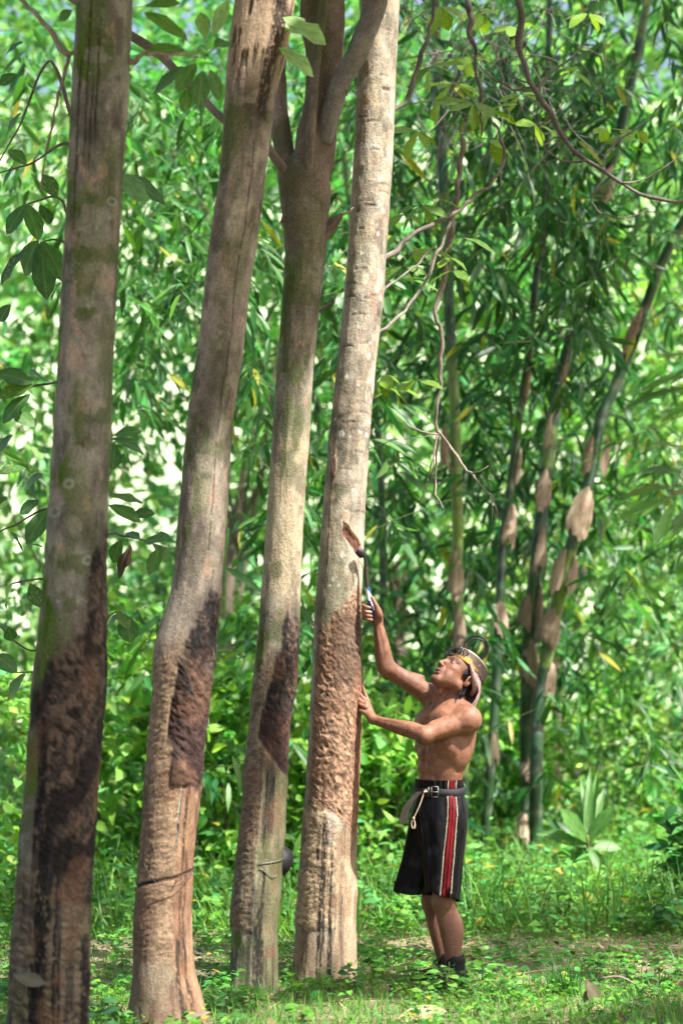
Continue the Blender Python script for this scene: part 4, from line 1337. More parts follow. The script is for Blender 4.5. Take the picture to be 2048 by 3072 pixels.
dress(bD, [sprays(60, (1400, 1680, 900, 1350, 14.5, 18), 69, .45), sprays(70, (1330, 1680, 1300, 1800, 14.8, 18), 70, .46)], 60, 4, BG * np.array([1.5, 1.25, 1.0]))
dress(bE, [sprays(130, (230, 560, 180, 700, 12.5, 17), 71, .36), sprays(60, (-60, 300, 300, 1100, 13.5, 18), 72, .48), sprays(40, (280, 560, 700, 1000, 14, 18), 59, .5), sprays(36, (330, 620, 1280, 1800, 12, 16), 74, .44), sprays(30, (-60, 140, 40, 420, 13, 17), 57, .4)], 70, 5, BG * np.array([1.5, 1.3, 1.0]))
dress(bF, [sprays(110, (520, 900, 100, 900, 12.5, 17), 75, .36), sprays(60, (540, 900, 850, 1500, 12.5, 17), 76, .44), sprays(24, (560, 760, 1400, 1800, 12, 15), 77, .42)], 60, 6, BG * np.array([1.25, 1.15, 1.0]))


# ------------------------------------------------------------------ shrubs, far trees
def bush_arrays(n, c, rad, seed, Lr=(.07, .13), wr=.55, per=6, hollow=.5, gap=.40, base=(.07, .2, .03), amt=.35, gs=2.2):
    r = np.random.default_rng(seed)
    k = n // per
    q = rand_dir(k, r) * (hollow + (1 - hollow) * r.random((k, 1))) ** .7
    p = q * np.array(rad) + np.array(c)
    keep = (fbm(p[:, 0] * gs, p[:, 1] * gs, p[:, 2] * gs, seed, 3) > gap) & (p[:, 2] > .03)
    p, q = p[keep], q[keep]
    m = len(p)
    P = np.repeat(p, per, 0) + r.normal(0, .06, (m * per, 3)) * (np.mean(Lr) / .1)
    D = norm(np.repeat(norm(q), per, 0) * .6 + rand_dir(m * per, r) * .9 + np.array([0, 0, -.15]))
    N = norm(np.array([0, -.3, .9]) + r.normal(0, .4, (m * per, 3)))
    L = r.uniform(*Lr, m * per)
    tone = np.repeat(np.exp(r.normal(0, .25, (m, 1))), per, 0)
    return P, D, N, L, L * wr * r.uniform(.8, 1.2, m * per), vary(base, m * per, amt, .14, r) * tone


def bush(name, label, cat, c, rad, n, seed, kind='heart', group=None, trunkh=None, nobj=24, mat=None, **kw):
    base = np.array([c[0], c[1], 0.0])
    t = thing(name, base, label, cat, group)
    P, D, N, L, W, C = bush_arrays(n, c, rad, seed, **kw)
    near = np.argsort(P[:, 1] - .0)[:len(P) // 4]
    pick = near[:: max(1, len(near) // nobj)][:nobj] if nobj else np.array([], int)
    for i in pick:
        b0 = np.array(kw.get('base', (.07, .2, .03)))
        leaf_obj(t, P[i], P[i] + D[i] * L[i], W[i] * 1.05, tuple(np.round(b0 * (.8, 1.1, 1.5)[i % 3], 3)), 'oval', N[i], int(i % 4), 0, mat or M_HERB)
    rest = np.setdiff1d(np.arange(len(P)), pick)
    v, f, cc = leaves(P[rest], D[rest], N[rest], L[rest], W[rest], C[rest], kind, .2, .3)
    part('crown' if trunkh else 'foliage', v, f, mat or M_HERB, t, cc, kind='stuff')
    r = np.random.default_rng(seed + 1)
    m = MB()
    if trunkh:
        vv, ff = tube([base - (0, 0, .1), base + (r.normal(0, .08), 0, trunkh * .5), np.array(c) * (1, 1, 0) + (r.normal(0, .15), 0, trunkh)], [.05 + .012 * trunkh, .04 + .01 * trunkh, .02], 10, 24, .2)
        part('trunk', vv, ff, M_TWIG, t, np.array([.15, .12, .09]))
    for i in range(9):
        q = rand_dir(1, r)[0] * np.array(rad) * .8 + np.array(c)
        q[2] = max(q[2], .2)
        s0 = base + (0, 0, .0 if not trunkh else trunkh * r.uniform(.5, .9))
        vv, ff = tube([s0, (s0 + q) / 2 + r.normal(0, .08, 3), q], [.012 if not trunkh else .02, .009, .003], 5, 9, cap=False)
        m.add(vv, ff, np.array([.13, .11, .075]))
    vv, ff, cc = m.get()
    part('branches', vv, ff, M_TWIG, t, cc)
    return t


YG, MG, PG = (.18, .37, .065), (.065, .21, .05), (.12, .27, .09)
gS = 'shrubs of the undergrowth'
SH = [(-2.35, 13.6, .65, .75, .6, 1.0, YG, 'yellow green shrub left of the leftmost trunk'),
      (-1.55, 15.0, .9, .8, .6, 1.15, YG, 'shrub with bright leaves seen between the two left trunks'),
      (-.72, 14.6, .75, .7, .6, .95, YG, 'shrub seen between the second and the forked trunk'),
      (-.3, 16.8, .95, .9, .7, 1.35, YG, 'tall shrub behind the forked tree'),
      (-2.3, 17.8, 1.3, 1.0, .8, 1.5, PG, 'pale shrub far behind the leftmost trunk'),
      (.25, 14.6, .55, .5, .5, .75, YG, 'low shrub between the pale trunk and the man'),
      (.95, 18.4, .7, .8, .6, 1.0, YG, 'shrub behind the man and the bamboo'),
      (2.15, 18.2, .7, .8, .6, .9, YG, 'shrub right of the bamboo beside the large leaved plant'),
      (2.9, 18.5, 1.3, 1.0, .8, 1.7, PG, 'pale shrub at the right edge behind the bamboo'),
      (2.5, 13.0, .4, .5, .5, .5, MG, 'low dark shrub at the lower right edge'),
      (-1.3, 19.5, 1.2, .9, .9, 1.9, PG, 'hazy tall shrub deep between the two left trunks')]
for i, (x, y, z, rx, ry, rz, bc, lb) in enumerate(SH):
    bush('shrub', lb, 'shrub', (x, y, z), (rx, ry, rz), 2600, 500 + i, group=gS, base=bc, Lr=((.05, .10), (.08, .16), (.06, .13), (.07, .12))[i % 4], wr=(.6, .4, .75, .5)[i % 4], nobj=22, gap=.36)
gT = 'trees closing the background'
FT = [(-2.6, 20.0, 5.6, 1.6, 1.5, 2.6, MG, 3.4, 'leafy tree at the upper left behind the leftmost trunk', .47),
      (-.9, 18.8, 5.4, 1.3, 1.3, 2.4, MG, 3.4, 'leafy tree between the two left trunks, top of the picture', .44),
      (.6, 20.5, 5.0, 1.6, 1.4, 3.0, MG, 2.6, 'leafy tree behind the forked and the pale trunk', .40),
      (2.1, 21.5, 4.6, 1.7, 1.4, 3.6, YG, 2.2, 'bright leafy tree behind the bamboo clump', .40),
      (4.0, 21.0, 4.4, 1.6, 1.4, 3.6, PG, 2.2, 'pale leafy tree beyond the right edge of the bamboo', .40)]
for i, (x, y, z, rx, ry, rz, bc, th, lb, gp) in enumerate(FT):
    bush('broadleaf_tree', lb, 'tree', (x, y, z), (rx, ry, rz), 3600, 540 + i, group=gT, base=bc, Lr=(.10, .19), trunkh=th, nobj=20, kind='diamond', gap=gp, gs=1.1, mat=M_LEAF)


def far_wood():
    r = np.random.default_rng(77)
    n = 40000
    x, y = r.uniform(-9, 9, n), r.uniform(25, 34, n)
    z = r.random(n) ** 1.1 * 13
    # an opening to the added pale slope on the left
    px = (x / y * FPX + 1024) / VS
    g = fbm(x * .5, y * .2, z * .5, 7, 4)
    hole = np.exp(-((x + 3.9) / 1.5) ** 2 - ((z - 5.6) / 2.2) ** 2)
    k = g > .26 + .24 * hole + .05 * (x < -1.5)
    P = np.stack([x, y, z], 1)[k]
    D = norm(rand_dir(len(P), r) + np.array([0, -.2, -.2]))
    N = norm(np.array([0, -.4, .9]) + r.normal(0, .45, P.shape))
    L = r.uniform(.2, .42, len(P))
    tone = (.7 + .9 * fbm(P[:, 0] * .7, P[:, 1] * .3, P[:, 2] * .7, 3, 3))[:, None]
    v, f, c = leaves(P, D, N, L, L * .5, vary((.12, .26, .075), len(P), .3, .14, r) * tone, 'quad', .2, .3)
    o = part('far_woodland', v, f, M_LEAF, None, c, kind='stuff')
    o['label'] = 'sunlit mass of far woodland foliage closing the view'
    o['category'] = 'woodland'


far_wood()

# ------------------------------------------------------------------ ground plants
def place(n, seed, y0, y1, xw=1.35, pw=1.0):
    r = np.random.default_rng(seed)
    y = y0 + (y1 - y0) * r.random(n) ** pw
    x = r.uniform(-1, 1, n) * (y * .16 * xw + .5)
    return x, y, r


def dry(x, y):
    """1 on the bare straw-strewn strip that crosses behind the man"""
    yc = 11.3 + .25 * np.sin(x * 1.3) + .5 * (fbm(x * .8, y * .5, 0, 33, 2) - .5)
    return np.exp(-((y - yc) / .55) ** 2) * (.36 + .5 * sst(x, -.6, .6))


def herbs(name, n, seed, y0, y1, hr, Lr, wr, base, lab, kind='heart', per=7, thin=1.0, pw=1.0):
    x, y, r = place(n, seed, y0, y1, pw=pw)
    k = r.random(n) > dry(x, y) * .93 * thin
    k &= fbm(x * 1.1, y * 1.1, 0, seed, 3) > .34
    if name == 'tall_weeds':
        k &= ~((x > .55) & (y < 16.2) & (r.random(n) < .75))
    x, y = x[k], y[k]
    n = len(x)
    h = r.uniform(*hr, n) * (.6 + .8 * fbm(x * .9, y * .9, 2, 4, 2))
    X, Y, H = np.repeat(x, per), np.repeat(y, per), np.repeat(h, per)
    t = r.random(n * per) ** .6
    az = r.uniform(0, 6.283, n * per)
    P = np.stack([X + np.cos(az) * .02 * t, Y + np.sin(az) * .02 * t, ground_z(X, Y) + H * t], 1)
    P[:, :2] += r.normal(0, .035, (n * per, 2)) * (H[:, None] / .2)
    D = norm(np.stack([np.cos(az), np.sin(az), r.normal(.12, .3, n * per)], 1))
    N = norm(np.c_[r.normal(0, .35, n * per), r.normal(-.15, .35, n * per), np.ones(n * per)])
    L = r.uniform(*Lr, n * per)
    tone = np.repeat(np.exp(r.normal(0, .25, (n, 1))), per, 0)
    col = vary(base, n * per, .25, .15, r) * tone
    yl = r.random(n * per) < .02
    col[yl] = (.34, .30, .04)
    v, f, c = leaves(P, D, N, L, L * wr * r.uniform(.8, 1.2, len(L)), col, kind, r.uniform(.05, .4, len(L)), r.uniform(.1, .5, len(L)))
    o = part(name, v, f, M_HERB, None, c, kind='stuff')
    o['label'] = lab
    o['category'] = 'plants'


herbs('ground_cover', 5200, 801, 11.6, 23.0, (.08, .34), (.045, .09), .75, (.11, .29, .06), 'bright heart leaved ground cover beyond the dry strip', 'diamond', pw=.9)
herbs('tall_weeds', 1100, 802, 12.2, 21.0, (.2, .6), (.06, .12), .45, (.10, .28, .065), 'knee high leafy weeds in front of the bamboo', 'oval', 8)
herbs('low_herbs', 4200, 803, 7.0, 13.0, (.03, .12), (.02, .05), .6, (.09, .25, .035), 'low herbs scattered through the grass', 'diamond', 6, .9)


herbs('leafy_weeds', 420, 804, 9.45, 11.2, (.05, .15), (.025, .055), .6, (.075, .24, .04), 'leafy weeds crowding round the trunk bases and the feet of the man', 'heart', 7, .6)


def grass(name, n, seed, y0, y1, Lr, w, base, lab, dryness=0.0, pw=1.0, flat=0.0):
    x, y, r = place(n, seed, y0, y1, pw=pw)
    dd = dry(x, y)
    if dryness:
        k = r.random(n) < .12 + .95 * dd
    else:
        k = (r.random(n) > dd * .9) & (fbm(x * 1.6, y * 1.6, 0, seed, 3) > .33)
    x, y = x[k], y[k]
    n = len(x)
    tuft = r.normal(0, .02, (n, 2))
    az = r.uniform(0, 6.283, n)
    lean = np.abs(r.normal(.45, .3, n)) + flat
    D = norm(np.stack([np.cos(az) * lean, np.sin(az) * lean, np.ones(n) * (1 if not flat else .22)], 1))
    P = np.stack([x + tuft[:, 0], y + tuft[:, 1], ground_z(x, y) - .005 + (.012 * r.random(n) if flat else 0)], 1)
    N = norm(np.stack([-np.cos(az), -np.sin(az), lean], 1) + r.normal(0, .15, (n, 3)))
    L = r.uniform(*Lr, n) * (.6 + .8 * fbm(x * 1.3, y * 1.3, 6, seed, 2))
    v, f, c = leaves(P, D, N, L, w * r.uniform(.7, 1.3, n), vary(base, n, .28, .15, r), 'blade', .2, r.uniform(.2, .9, n) * (0.25 if flat else 1))
    o = part(name, v, f, M_DEAD if dryness else M_HERB, None, c, kind='stuff')
    o['label'] = lab
    o['category'] = 'grass' if not dryness else 'straw'


grass('grass', 56000, 811, 6.4, 13.0, (.035, .12), .0045, (.095, .24, .035), 'short green grass around the trunks and the man', pw=1.2)
grass('long_grass', 9500, 812, 11.8, 19.0, (.2, .55), .011, (.11, .24, .045), 'longer grass blades behind the dry strip')
grass('straw', 42000, 813, 7.5, 13.4, (.05, .22), .0045, (.42, .33, .20), 'dry straw and leaf litter lying on the bare strip', 1.0, flat=1.2)


def litter():
    x, y, r = place(1500, 821, 7.0, 14.0)
    k = r.random(1500) < .25 + .75 * dry(x, y)
    x, y = x[k], y[k]
    n = len(x)
    az = r.uniform(0, 6.28, n)
    P = np.stack([x, y, ground_z(x, y) + .012 + .02 * r.random(n)], 1)
    D = norm(np.stack([np.cos(az), np.sin(az), r.normal(.05, .15, n)], 1))
    N = norm(np.c_[r.normal(0, .3, (n, 2)), np.ones(n)])
    L = r.uniform(.03, .075, n)
    v, f, c = leaves(P, D, N, L, L * .45, vary((.15, .10, .06), n, .4, .1, r), 'oval', .3, -.3)
    o = part('leaf_litter', v, f, M_DEAD, None, c, kind='stuff')
    o['label'] = 'small brown fallen leaves scattered over the ground'
    o['category'] = 'litter'


litter()
# ================================================================== THE MAN
MD = 10.1


def M(px, py, dy=0.0):
    return S(px, py, MD + dy)


class Field:
    """signed distance field on a grid; shapes are blended in, then skinned as one surface"""

    def __init__(s, lo, hi, h):
        s.lo, s.h = np.array(lo, float), h
        s.n = np.ceil((np.array(hi) - s.lo) / h).astype(int) + 1
        s.f = np.full(s.n, .2, np.float32)

    def box(s, lo, hi, m):
        a = np.clip(np.floor((lo - m - s.lo) / s.h).astype(int), 0, s.n - 1)
        b = np.clip(np.ceil((hi + m - s.lo) / s.h).astype(int) + 1, 1, s.n)
        g = [(s.lo[i] + s.h * np.arange(a[i], b[i])).astype(np.float32) for i in range(3)]
        return tuple(slice(a[i], b[i]) for i in range(3)), g[0][:, None, None], g[1][None, :, None], g[2][None, None, :]

    def put(s, sl, d, k, sub):
        f = s.f[sl]
        d = d.astype(np.float32)
        if sub:
            d = -d
            h = np.clip(.5 + .5 * (d - f) / k, 0, 1)
            s.f[sl] = f * (1 - h) + d * h + k * h * (1 - h)
        else:
            h = np.clip(.5 + .5 * (f - d) / k, 0, 1)
            s.f[sl] = f * (1 - h) + d * h - k * h * (1 - h)

    def cone(s, a, b, ra, rb, k=.02, sub=False):
        a, b = np.asarray(a, float), np.asarray(b, float)
        r = max(ra, rb)
        sl, X, Y, Z = s.box(np.minimum(a, b) - r, np.maximum(a, b) + r, k + 2 * s.h)
        ba = b - a
        L2 = ba @ ba + 1e-12
        t = np.clip(((X - a[0]) * ba[0] + (Y - a[1]) * ba[1] + (Z - a[2]) * ba[2]) / L2, 0, 1)
        d = np.sqrt((X - a[0] - t * ba[0]) ** 2 + (Y - a[1] - t * ba[1]) ** 2 + (Z - a[2] - t * ba[2]) ** 2) - (ra + (rb - ra) * t)
        s.put(sl, d, k, sub)

    def ell(s, c, rad, ax=None, k=.02, sub=False):
        c, rad = np.asarray(c, float), np.asarray(rad, float)
        ax = np.eye(3) if ax is None else np.asarray(ax, float)
        e = np.sqrt(((ax * rad[:, None]) ** 2).sum(0))
        sl, X, Y, Z = s.box(c - e, c + e, k + 2 * s.h)
        q = [(X - c[0]) * ax[i, 0] + (Y - c[1]) * ax[i, 1] + (Z - c[2]) * ax[i, 2] for i in range(3)]
        k0 = np.sqrt(sum((q[i] / rad[i]) ** 2 for i in range(3)))
        k1 = np.sqrt(sum((q[i] / rad[i] ** 2) ** 2 for i in range(3))) + 1e-6
        s.put(sl, k0 * (k0 - 1) / k1, k, sub)

    def chain(s, P, R, k=.015):
        """one smoothly tapering limb through the points P"""
        P, R = np.asarray(P, float), np.asarray(R, float)
        Q = spline(np.c_[P, R], (len(P) - 1) * 4 + 1) if len(P) > 2 else np.c_[P, R]
        Pq, Rq = Q[:, :3], Q[:, 3]
        r = Rq.max()
        sl, X, Y, Z = s.box(Pq.min(0) - r, Pq.max(0) + r, k + 2 * s.h)
        D = None
        for i in range(len(Pq) - 1):
            a, ba = Pq[i], Pq[i + 1] - Pq[i]
            t = np.clip(((X - a[0]) * ba[0] + (Y - a[1]) * ba[1] + (Z - a[2]) * ba[2]) / (ba @ ba + 1e-12), 0, 1)
            d = np.sqrt((X - a[0] - t * ba[0]) ** 2 + (Y - a[1] - t * ba[1]) ** 2 + (Z - a[2] - t * ba[2]) ** 2) - (Rq[i] + (Rq[i + 1] - Rq[i]) * t)
            D = d if D is None else np.minimum(D, d)
        s.put(sl, D, k, False)

    def mesh(s):
        f, n = s.f, s.n
        ins = f < 0
        c = np.zeros(n - 1, np.int8)
        for i in (0, 1):
            for j in (0, 1):
                for q in (0, 1):
                    c += ins[i:n[0] - 1 + i, j:n[1] - 1 + j, q:n[2] - 1 + q]
        act = np.argwhere((c > 0) & (c < 8))
        idx = np.full(n - 1, -1, np.int32)
        idx[act[:, 0], act[:, 1], act[:, 2]] = np.arange(len(act))
        corners = [(i, j, q) for i in (0, 1) for j in (0, 1) for q in (0, 1)]
        val = {co: f[act[:, 0] + co[0], act[:, 1] + co[1], act[:, 2] + co[2]] for co in corners}
        acc, cnt = np.zeros((len(act), 3)), np.zeros(len(act))
        for a in corners:
            for ax in range(3):
                if a[ax] == 0:
                    b = list(a)
                    b[ax] = 1
                    b = tuple(b)
                    va, vb = val[a], val[b]
                    m = (va < 0) != (vb < 0)
                    t = np.where(m, va / (va - vb + 1e-12), 0)
                    p = np.tile(np.array(a, float), (len(act), 1))
                    p[:, ax] += t
                    acc[m] += p[m]
                    cnt[m] += 1
        v = (act + acc / np.maximum(cnt, 1)[:, None]) * s.h + s.lo
        F = []
        for ax in range(3):
            o1, o2 = [(1, 2), (2, 0), (0, 1)][ax]
            sl0, sl1 = [slice(None)] * 3, [slice(None)] * 3
            sl0[ax], sl1[ax] = slice(0, -1), slice(1, None)
            e = np.argwhere(ins[tuple(sl0)] != ins[tuple(sl1)])
            e = e[(e[:, o1] > 0) & (e[:, o2] > 0) & (e[:, o1] < n[o1] - 1) & (e[:, o2] < n[o2] - 1)]
            flip = ins[e[:, 0], e[:, 1], e[:, 2]]
            q = []
            for d1, d2 in ((-1, -1), (0, -1), (0, 0), (-1, 0)):
                c2 = e.copy()
                c2[:, o1] += d1
                c2[:, o2] += d2
                q.append(idx[c2[:, 0], c2[:, 1], c2[:, 2]])
            q = np.stack(q, 1)
            q[~flip] = q[~flip][:, ::-1]
            F.append(q)
        return v, np.concatenate(F)


# --- frame of the head: l towards his left ear, hf the way he looks, hu up through the crown
pit, FY = math.radians(47), norm(np.array([-.82, -.57]))
hl = np.array([-FY[1], FY[0], 0.0])
hl = norm(np.array([.57, -.82, -.06]))
hf = norm(np.array([FY[0] * math.cos(pit), FY[1] * math.cos(pit), math.sin(pit)]))
hu = norm(np.array([-FY[0] * math.sin(pit), -FY[1] * math.sin(pit), math.cos(pit)]))
HS = 1.02
HO = M(1343, 1982, -.05) - hf * .086 * HS


def H(x, y, z):
    return HO + HS * (hl * x + hf * y + hu * z)


HAX = np.array([hl, hf, hu])
# --- frame of the trunk: F forward, Lf to his left
Fd = np.array([-.84, -.54, 0.0])
Lf = np.array([.54, -.84, 0.0])
UP = np.array([0, 0, 1.0])
TAX = np.array([Lf, Fd, UP])
mbase = M(1345, 2958, 0) * (1, 1, 0)
man = thing('person', mbase, 'shirtless man in black shorts and tan cap reaching up the pale trunk with a knife', 'person')


def build_body():
    lo = np.array([S(1058, 0, MD)[0], MD - .36, .02])
    hi = np.array([S(1448, 0, MD)[0], MD + .36, S(0, 1780, MD)[2]])
    g = Field(lo, hi, .0041)
    # torso
    ch = M(1336, 2175)
    tilt = norm(UP + .10 * np.array([.84, .54, 0]))
    tax = np.array([Lf, norm(Fd + .1 * UP), tilt])
    g.ell(ch, (.148, .100, .150), tax, .03)
    g.ell(M(1338, 2240), (.138, .098, .13), tax, .05)
    g.ell(M(1320, 2310), (.126, .094, .13), TAX, .06)
    g.ell(M(1316, 2395), (.112, .084, .11), TAX, .05)
    # back of the ribcage, shoulder blades, lats
    for s_ in (-1, 1):
        g.ell(ch - Fd * .058 + Lf * .085 * s_ + UP * .02, (.055, .035, .085), tax, .04)
        g.ell(ch - Fd * .01 + Lf * .118 * s_ - UP * .07, (.035, .06, .11), tax, .05)
        # breast muscle
        g.ell(ch + Fd * .070 + Lf * .072 * s_ + UP * .022, (.074, .032, .052), tax, .03)
        # belly muscles
        for q in range(3):
            g.ell(M(1322, 2265 + q * 38) + Fd * .083 + Lf * .032 * s_, (.028, .018, .024), TAX, .018)
        g.ell(ch + Fd * .055 + Lf * .095 * s_ - UP * .095, (.05, .04, .05), tax, .04)
    # furrow under the ribs and along the belly
    g.cone(ch + Fd * .105 + UP * .03, M(1322, 2300) + Fd * .106, .006, .005, .02, True)
    g.cone(ch + Fd * .112 + Lf * .01 - UP * .035, ch + Fd * .085 + Lf * .12 - UP * .052, .006, .006, .022, True)
    g.cone(M(1300, 2330) + Fd * .02 + Lf * .03, M(1345, 2312) + Lf * .10 + Fd * .03, .004, .003, .014, True)
    g.ell(M(1318, 2325) + Fd * .098, (.007, .012, .007), TAX, .012, True)
    # shoulders, neck
    shL, shR = M(1402, 2160, -.135), M(1296, 2092, .135)
    nk = M(1350, 2108, 0)
    hb = H(0, -.035, -.05)
    g.cone(nk, hb, .058, .054, .03)
    g.cone(nk - UP * .035, shL + UP * .018 - Lf * .03, .052, .040, .045)
    g.cone(nk - UP * .035, shR + UP * .015 + Lf * .03, .052, .040, .045)
    # neck cords and throat, collar bones
    g.cone(H(.05, -.03, -.07), M(1306, 2114, -.035), .014, .010, .016)
    g.cone(H(-.05, -.03, -.07), M(1298, 2110, .02), .014, .010, .016)
    g.cone(H(0, .03, -.10), M(1306, 2108, -.01), .022, .015, .03)
    g.ell(H(0, .012, -.135), (.012, .012, .014), HAX, .014)
    g.cone(M(1304, 2120, -.03), shL + Fd * .045 + UP * .015, .011, .011, .016)
    g.cone(M(1296, 2116, .02), shR + Fd * .045 + UP * .012, .011, .011, .016)
    g.ell(M(1300, 2112, -.004) + Fd * .012, (.012, .012, .012), None, .016, True)
    # left arm (near): shoulder, elbow, wrist
    eL, wL = M(1274, 2205, -.185), M(1118, 2158, -.01)
    g.ell(shL + UP * .002 + Lf * .008, (.060, .062, .066), TAX, .03)
    mid = shL * .5 + eL * .5
    g.chain([shL, shL * .62 + eL * .38, mid * .6 + eL * .4, eL], [.053, .050, .043, .037], .02)
    g.ell(mid + UP * .014, (.024, .075, .022), np.array([[0, 0, 1.0], norm(eL - shL), norm(np.cross(norm(eL - shL), UP))]), .025)
    g.cone(eL + np.array([.004, 0, -.012]), eL + np.array([-.012, 0, -.014]), .030, .028, .02)
    f1 = eL * .75 + wL * .25 + UP * .004
    g.chain([eL, f1, eL * .45 + wL * .55, wL * .88 + eL * .12, wL], [.037, .040, .033, .0235, .0225], .02)
    # right arm (far, raised)
    eR, wR = M(1158, 2000, .06), M(1131, 1862, .035)
    g.ell(shR + UP * .004, (.055, .056, .06), TAX, .03)
    g.chain([shR, shR * .6 + eR * .4, shR * .25 + eR * .75, eR], [.050, .045, .039, .037], .02)
    g.ell(shR * .45 + eR * .55 + UP * .012, (.024, .075, .022), np.array([[0, 0, 1.0], norm(eR - shR), norm(np.cross(norm(eR - shR), UP))]), .022)
    g.cone(eR + np.array([-.004, 0, -.012]), eR + np.array([-.008, 0, .0]), .030, .030, .02)
    g.chain([eR, eR * .74 + wR * .26 + np.array([-.004, 0, 0]), eR * .45 + wR * .55, wR * .85 + eR * .15, wR], [.038, .041, .034, .0255, .0235], .02)
    g.cone(wR + np.array([.004, -.012, -.03]), wR + np.array([-.006, -.016, .012]), .010, .008, .012)
    # veins and cords of the forearms
    for (e_, w_, off) in ((eL, wL, np.array([0, -.030, .020])), (eL, wL, np.array([0, -.036, -.004])), (eR, wR, np.array([.012, -.034, 0])), (eR, wR, np.array([-.014, -.034, 0]))):
        g.chain([e_ * .7 + w_ * .3 + off, e_ * .45 + w_ * .55 + off * .85 + np.array([0, 0, .004]), e_ * .12 + w_ * .88 + off * .58], [.005, .006, .005], .006)
    # ribs showing on his left side
    for q in range(4):
        g.cone(M(1300 + q * 4, 2225 + q * 22) + Fd * .075 + Lf * .075, M(1352 - q * 2, 2214 + q * 20) + Lf * .105 + Fd * .02, .0045, .004, .014)
    # right hand around the knife handle
    palm = M(1129, 1840, .022)
    g.cone(wR, palm, .024, .024, .014)
    g.ell(palm + np.array([0, .004, .004]), (.024, .016, .034), None, .012)
    g.cone(palm + np.array([-.006, .016, .022]), palm + np.array([-.004, .02, -.02]), .015, .014, .01)
    for i, (y0, rr) in enumerate(((1815, .0088), (1829, .0092), (1841, .0088), (1852, .0078))):
        kn = M(1118, y0 + 2, .042)
        p1 = M(1098, y0 - 2, .040)
        p2 = M(1090, y0 + 1, .014)
        p3 = M(1099 + i, y0 + 6, -.008)
        p4 = M(1110 + i * 1.5, y0 + 8, -.011)
        g.chain([palm + np.array([0, .018, (1836 - y0) * .0009]), kn, p1, p2, p3, p4], [.012, .0105, rr * 1.08, rr * 1.04, rr, rr * .9], .004)
    g.chain([wR + np.array([.008, -.004, .006]), M(1136, 1843, -.004), M(1130, 1822, -.014), M(1122, 1806, -.016), M(1116, 1793, -.014)], [.018, .019, .013, .0105, .0092], .010)
    # left hand flat against the trunk, fingers over its edge
    pl = M(1103, 2128, .035)
    g.cone(wL, pl, .0225, .022, .014)
    g.ell(pl + np.array([.001, 0, .012]), (.017, .030, .036), np.array([norm([1, -.3, .25]), norm([.25, 1, 0.0]), norm([-.3, 0, 1])]), .012)
    kn = [M(1101, 2100, .062), M(1096, 2103, .042), M(1095, 2112, .026), M(1097, 2122, .012)]
    mid_ = [M(1093, 2078, .070), M(1084, 2089, .048), M(1082, 2104, .034), M(1084, 2116, .020)]
    tip = [M(1088, 2058, .078), M(1077, 2078, .058), M(1075, 2096, .044), M(1077, 2110, .034)]
    for a, b, c, r_ in zip(kn, mid_, tip, (.0085, .0092, .0088, .0078)):
        g.chain([pl * .6 + a * .4, a, b, c], [.0125, .0115, r_ * 1.05, r_ * .9], .004)
    g.chain([wL + np.array([-.004, -.008, .004]), M(1101, 2142, .006), M(1090, 2136, .010), M(1079, 2130, .026)], [.017, .014, .0105, .009], .008)
    # head
    g.ell(H(0, -.006, .034), (.074, .094, .080), HAX, .02)
    g.ell(H(0, .040, -.025), (.060, .050, .080), HAX, .03)
    for s_ in (-1, 1):
        g.cone(H(.050 * s_, -.002, -.062), H(.016 * s_, .070, -.108), .017, .014, .04)
        g.ell(H(.034 * s_, .046, -.062), (.026, .030, .036), HAX, .03)
        g.ell(H(.047 * s_, .060, -.028), (.018, .020, .014), HAX, .016)
        g.cone(H(.016 * s_, .086, .018), H(.052 * s_, .070, .013), .009, .008, .012)
        g.ell(H(.033 * s_, .094, -.002), (.017, .014, .011), HAX, .008, True)
        g.ell(H(.033 * s_, .072, -.003), (.0165, .0155, .0150), HAX, .004)
        g.ell(H(.0135 * s_, .098, -.044), (.0085, .011, .0085), HAX, .005)
        g.cone(H(.024 * s_, .087, -.046), H(.036 * s_, .074, -.080), .003, .002, .009, True)
        # ear
        e0 = H(.072 * s_, -.020, -.018)
        eax = np.array([norm(hl * s_ + hf * -.45), norm(hf + hl * s_ * .45), hu])
        g.ell(e0 + hl * s_ * .008, (.0085, .022, .035), eax, .006)
        g.ell(e0 + hl * s_ * .014 + hf * .002 + hu * .002, (.006, .010, .018), eax, .006, True)
        g.ell(e0 + hl * s_ * .004 - hu * .026 + hf * .005, (.007, .009, .010), HAX, .006)
    g.ell(H(0, .074, -.108), (.022, .018, .017), HAX, .02)
    g.cone(H(0, .088, .004), H(0, .108, -.036), .0075, .0105, .010)
    g.ell(H(0, .108, -.040), (.0125, .012, .0105), HAX, .006)
    g.ell(H(0, .080, -.068), (.028, .020, .020), HAX, .016)
    g.cone(H(.020, .090, -.072), H(-.020, .090, -.072), .0050, .0050, .005)
    g.cone(H(.006, .097, -.070), H(-.006, .097, -.070), .0058, .0058, .006)
    g.cone(H(.017, .089, -.083), H(-.017, .089, -.083), .0062, .0062, .005)
    g.cone(H(.022, .096, -.0775), H(-.022, .096, -.0775), .0022, .0022, .003, True)
    for s_ in (-1, 1):
        g.ell(H(.007 * s_, .104, -.0505), (.0035, .004, .0025), HAX, .003, True)
    g.cone(H(.012, .090, -.096), H(-.012, .090, -.096), .004, .004, .010, True)
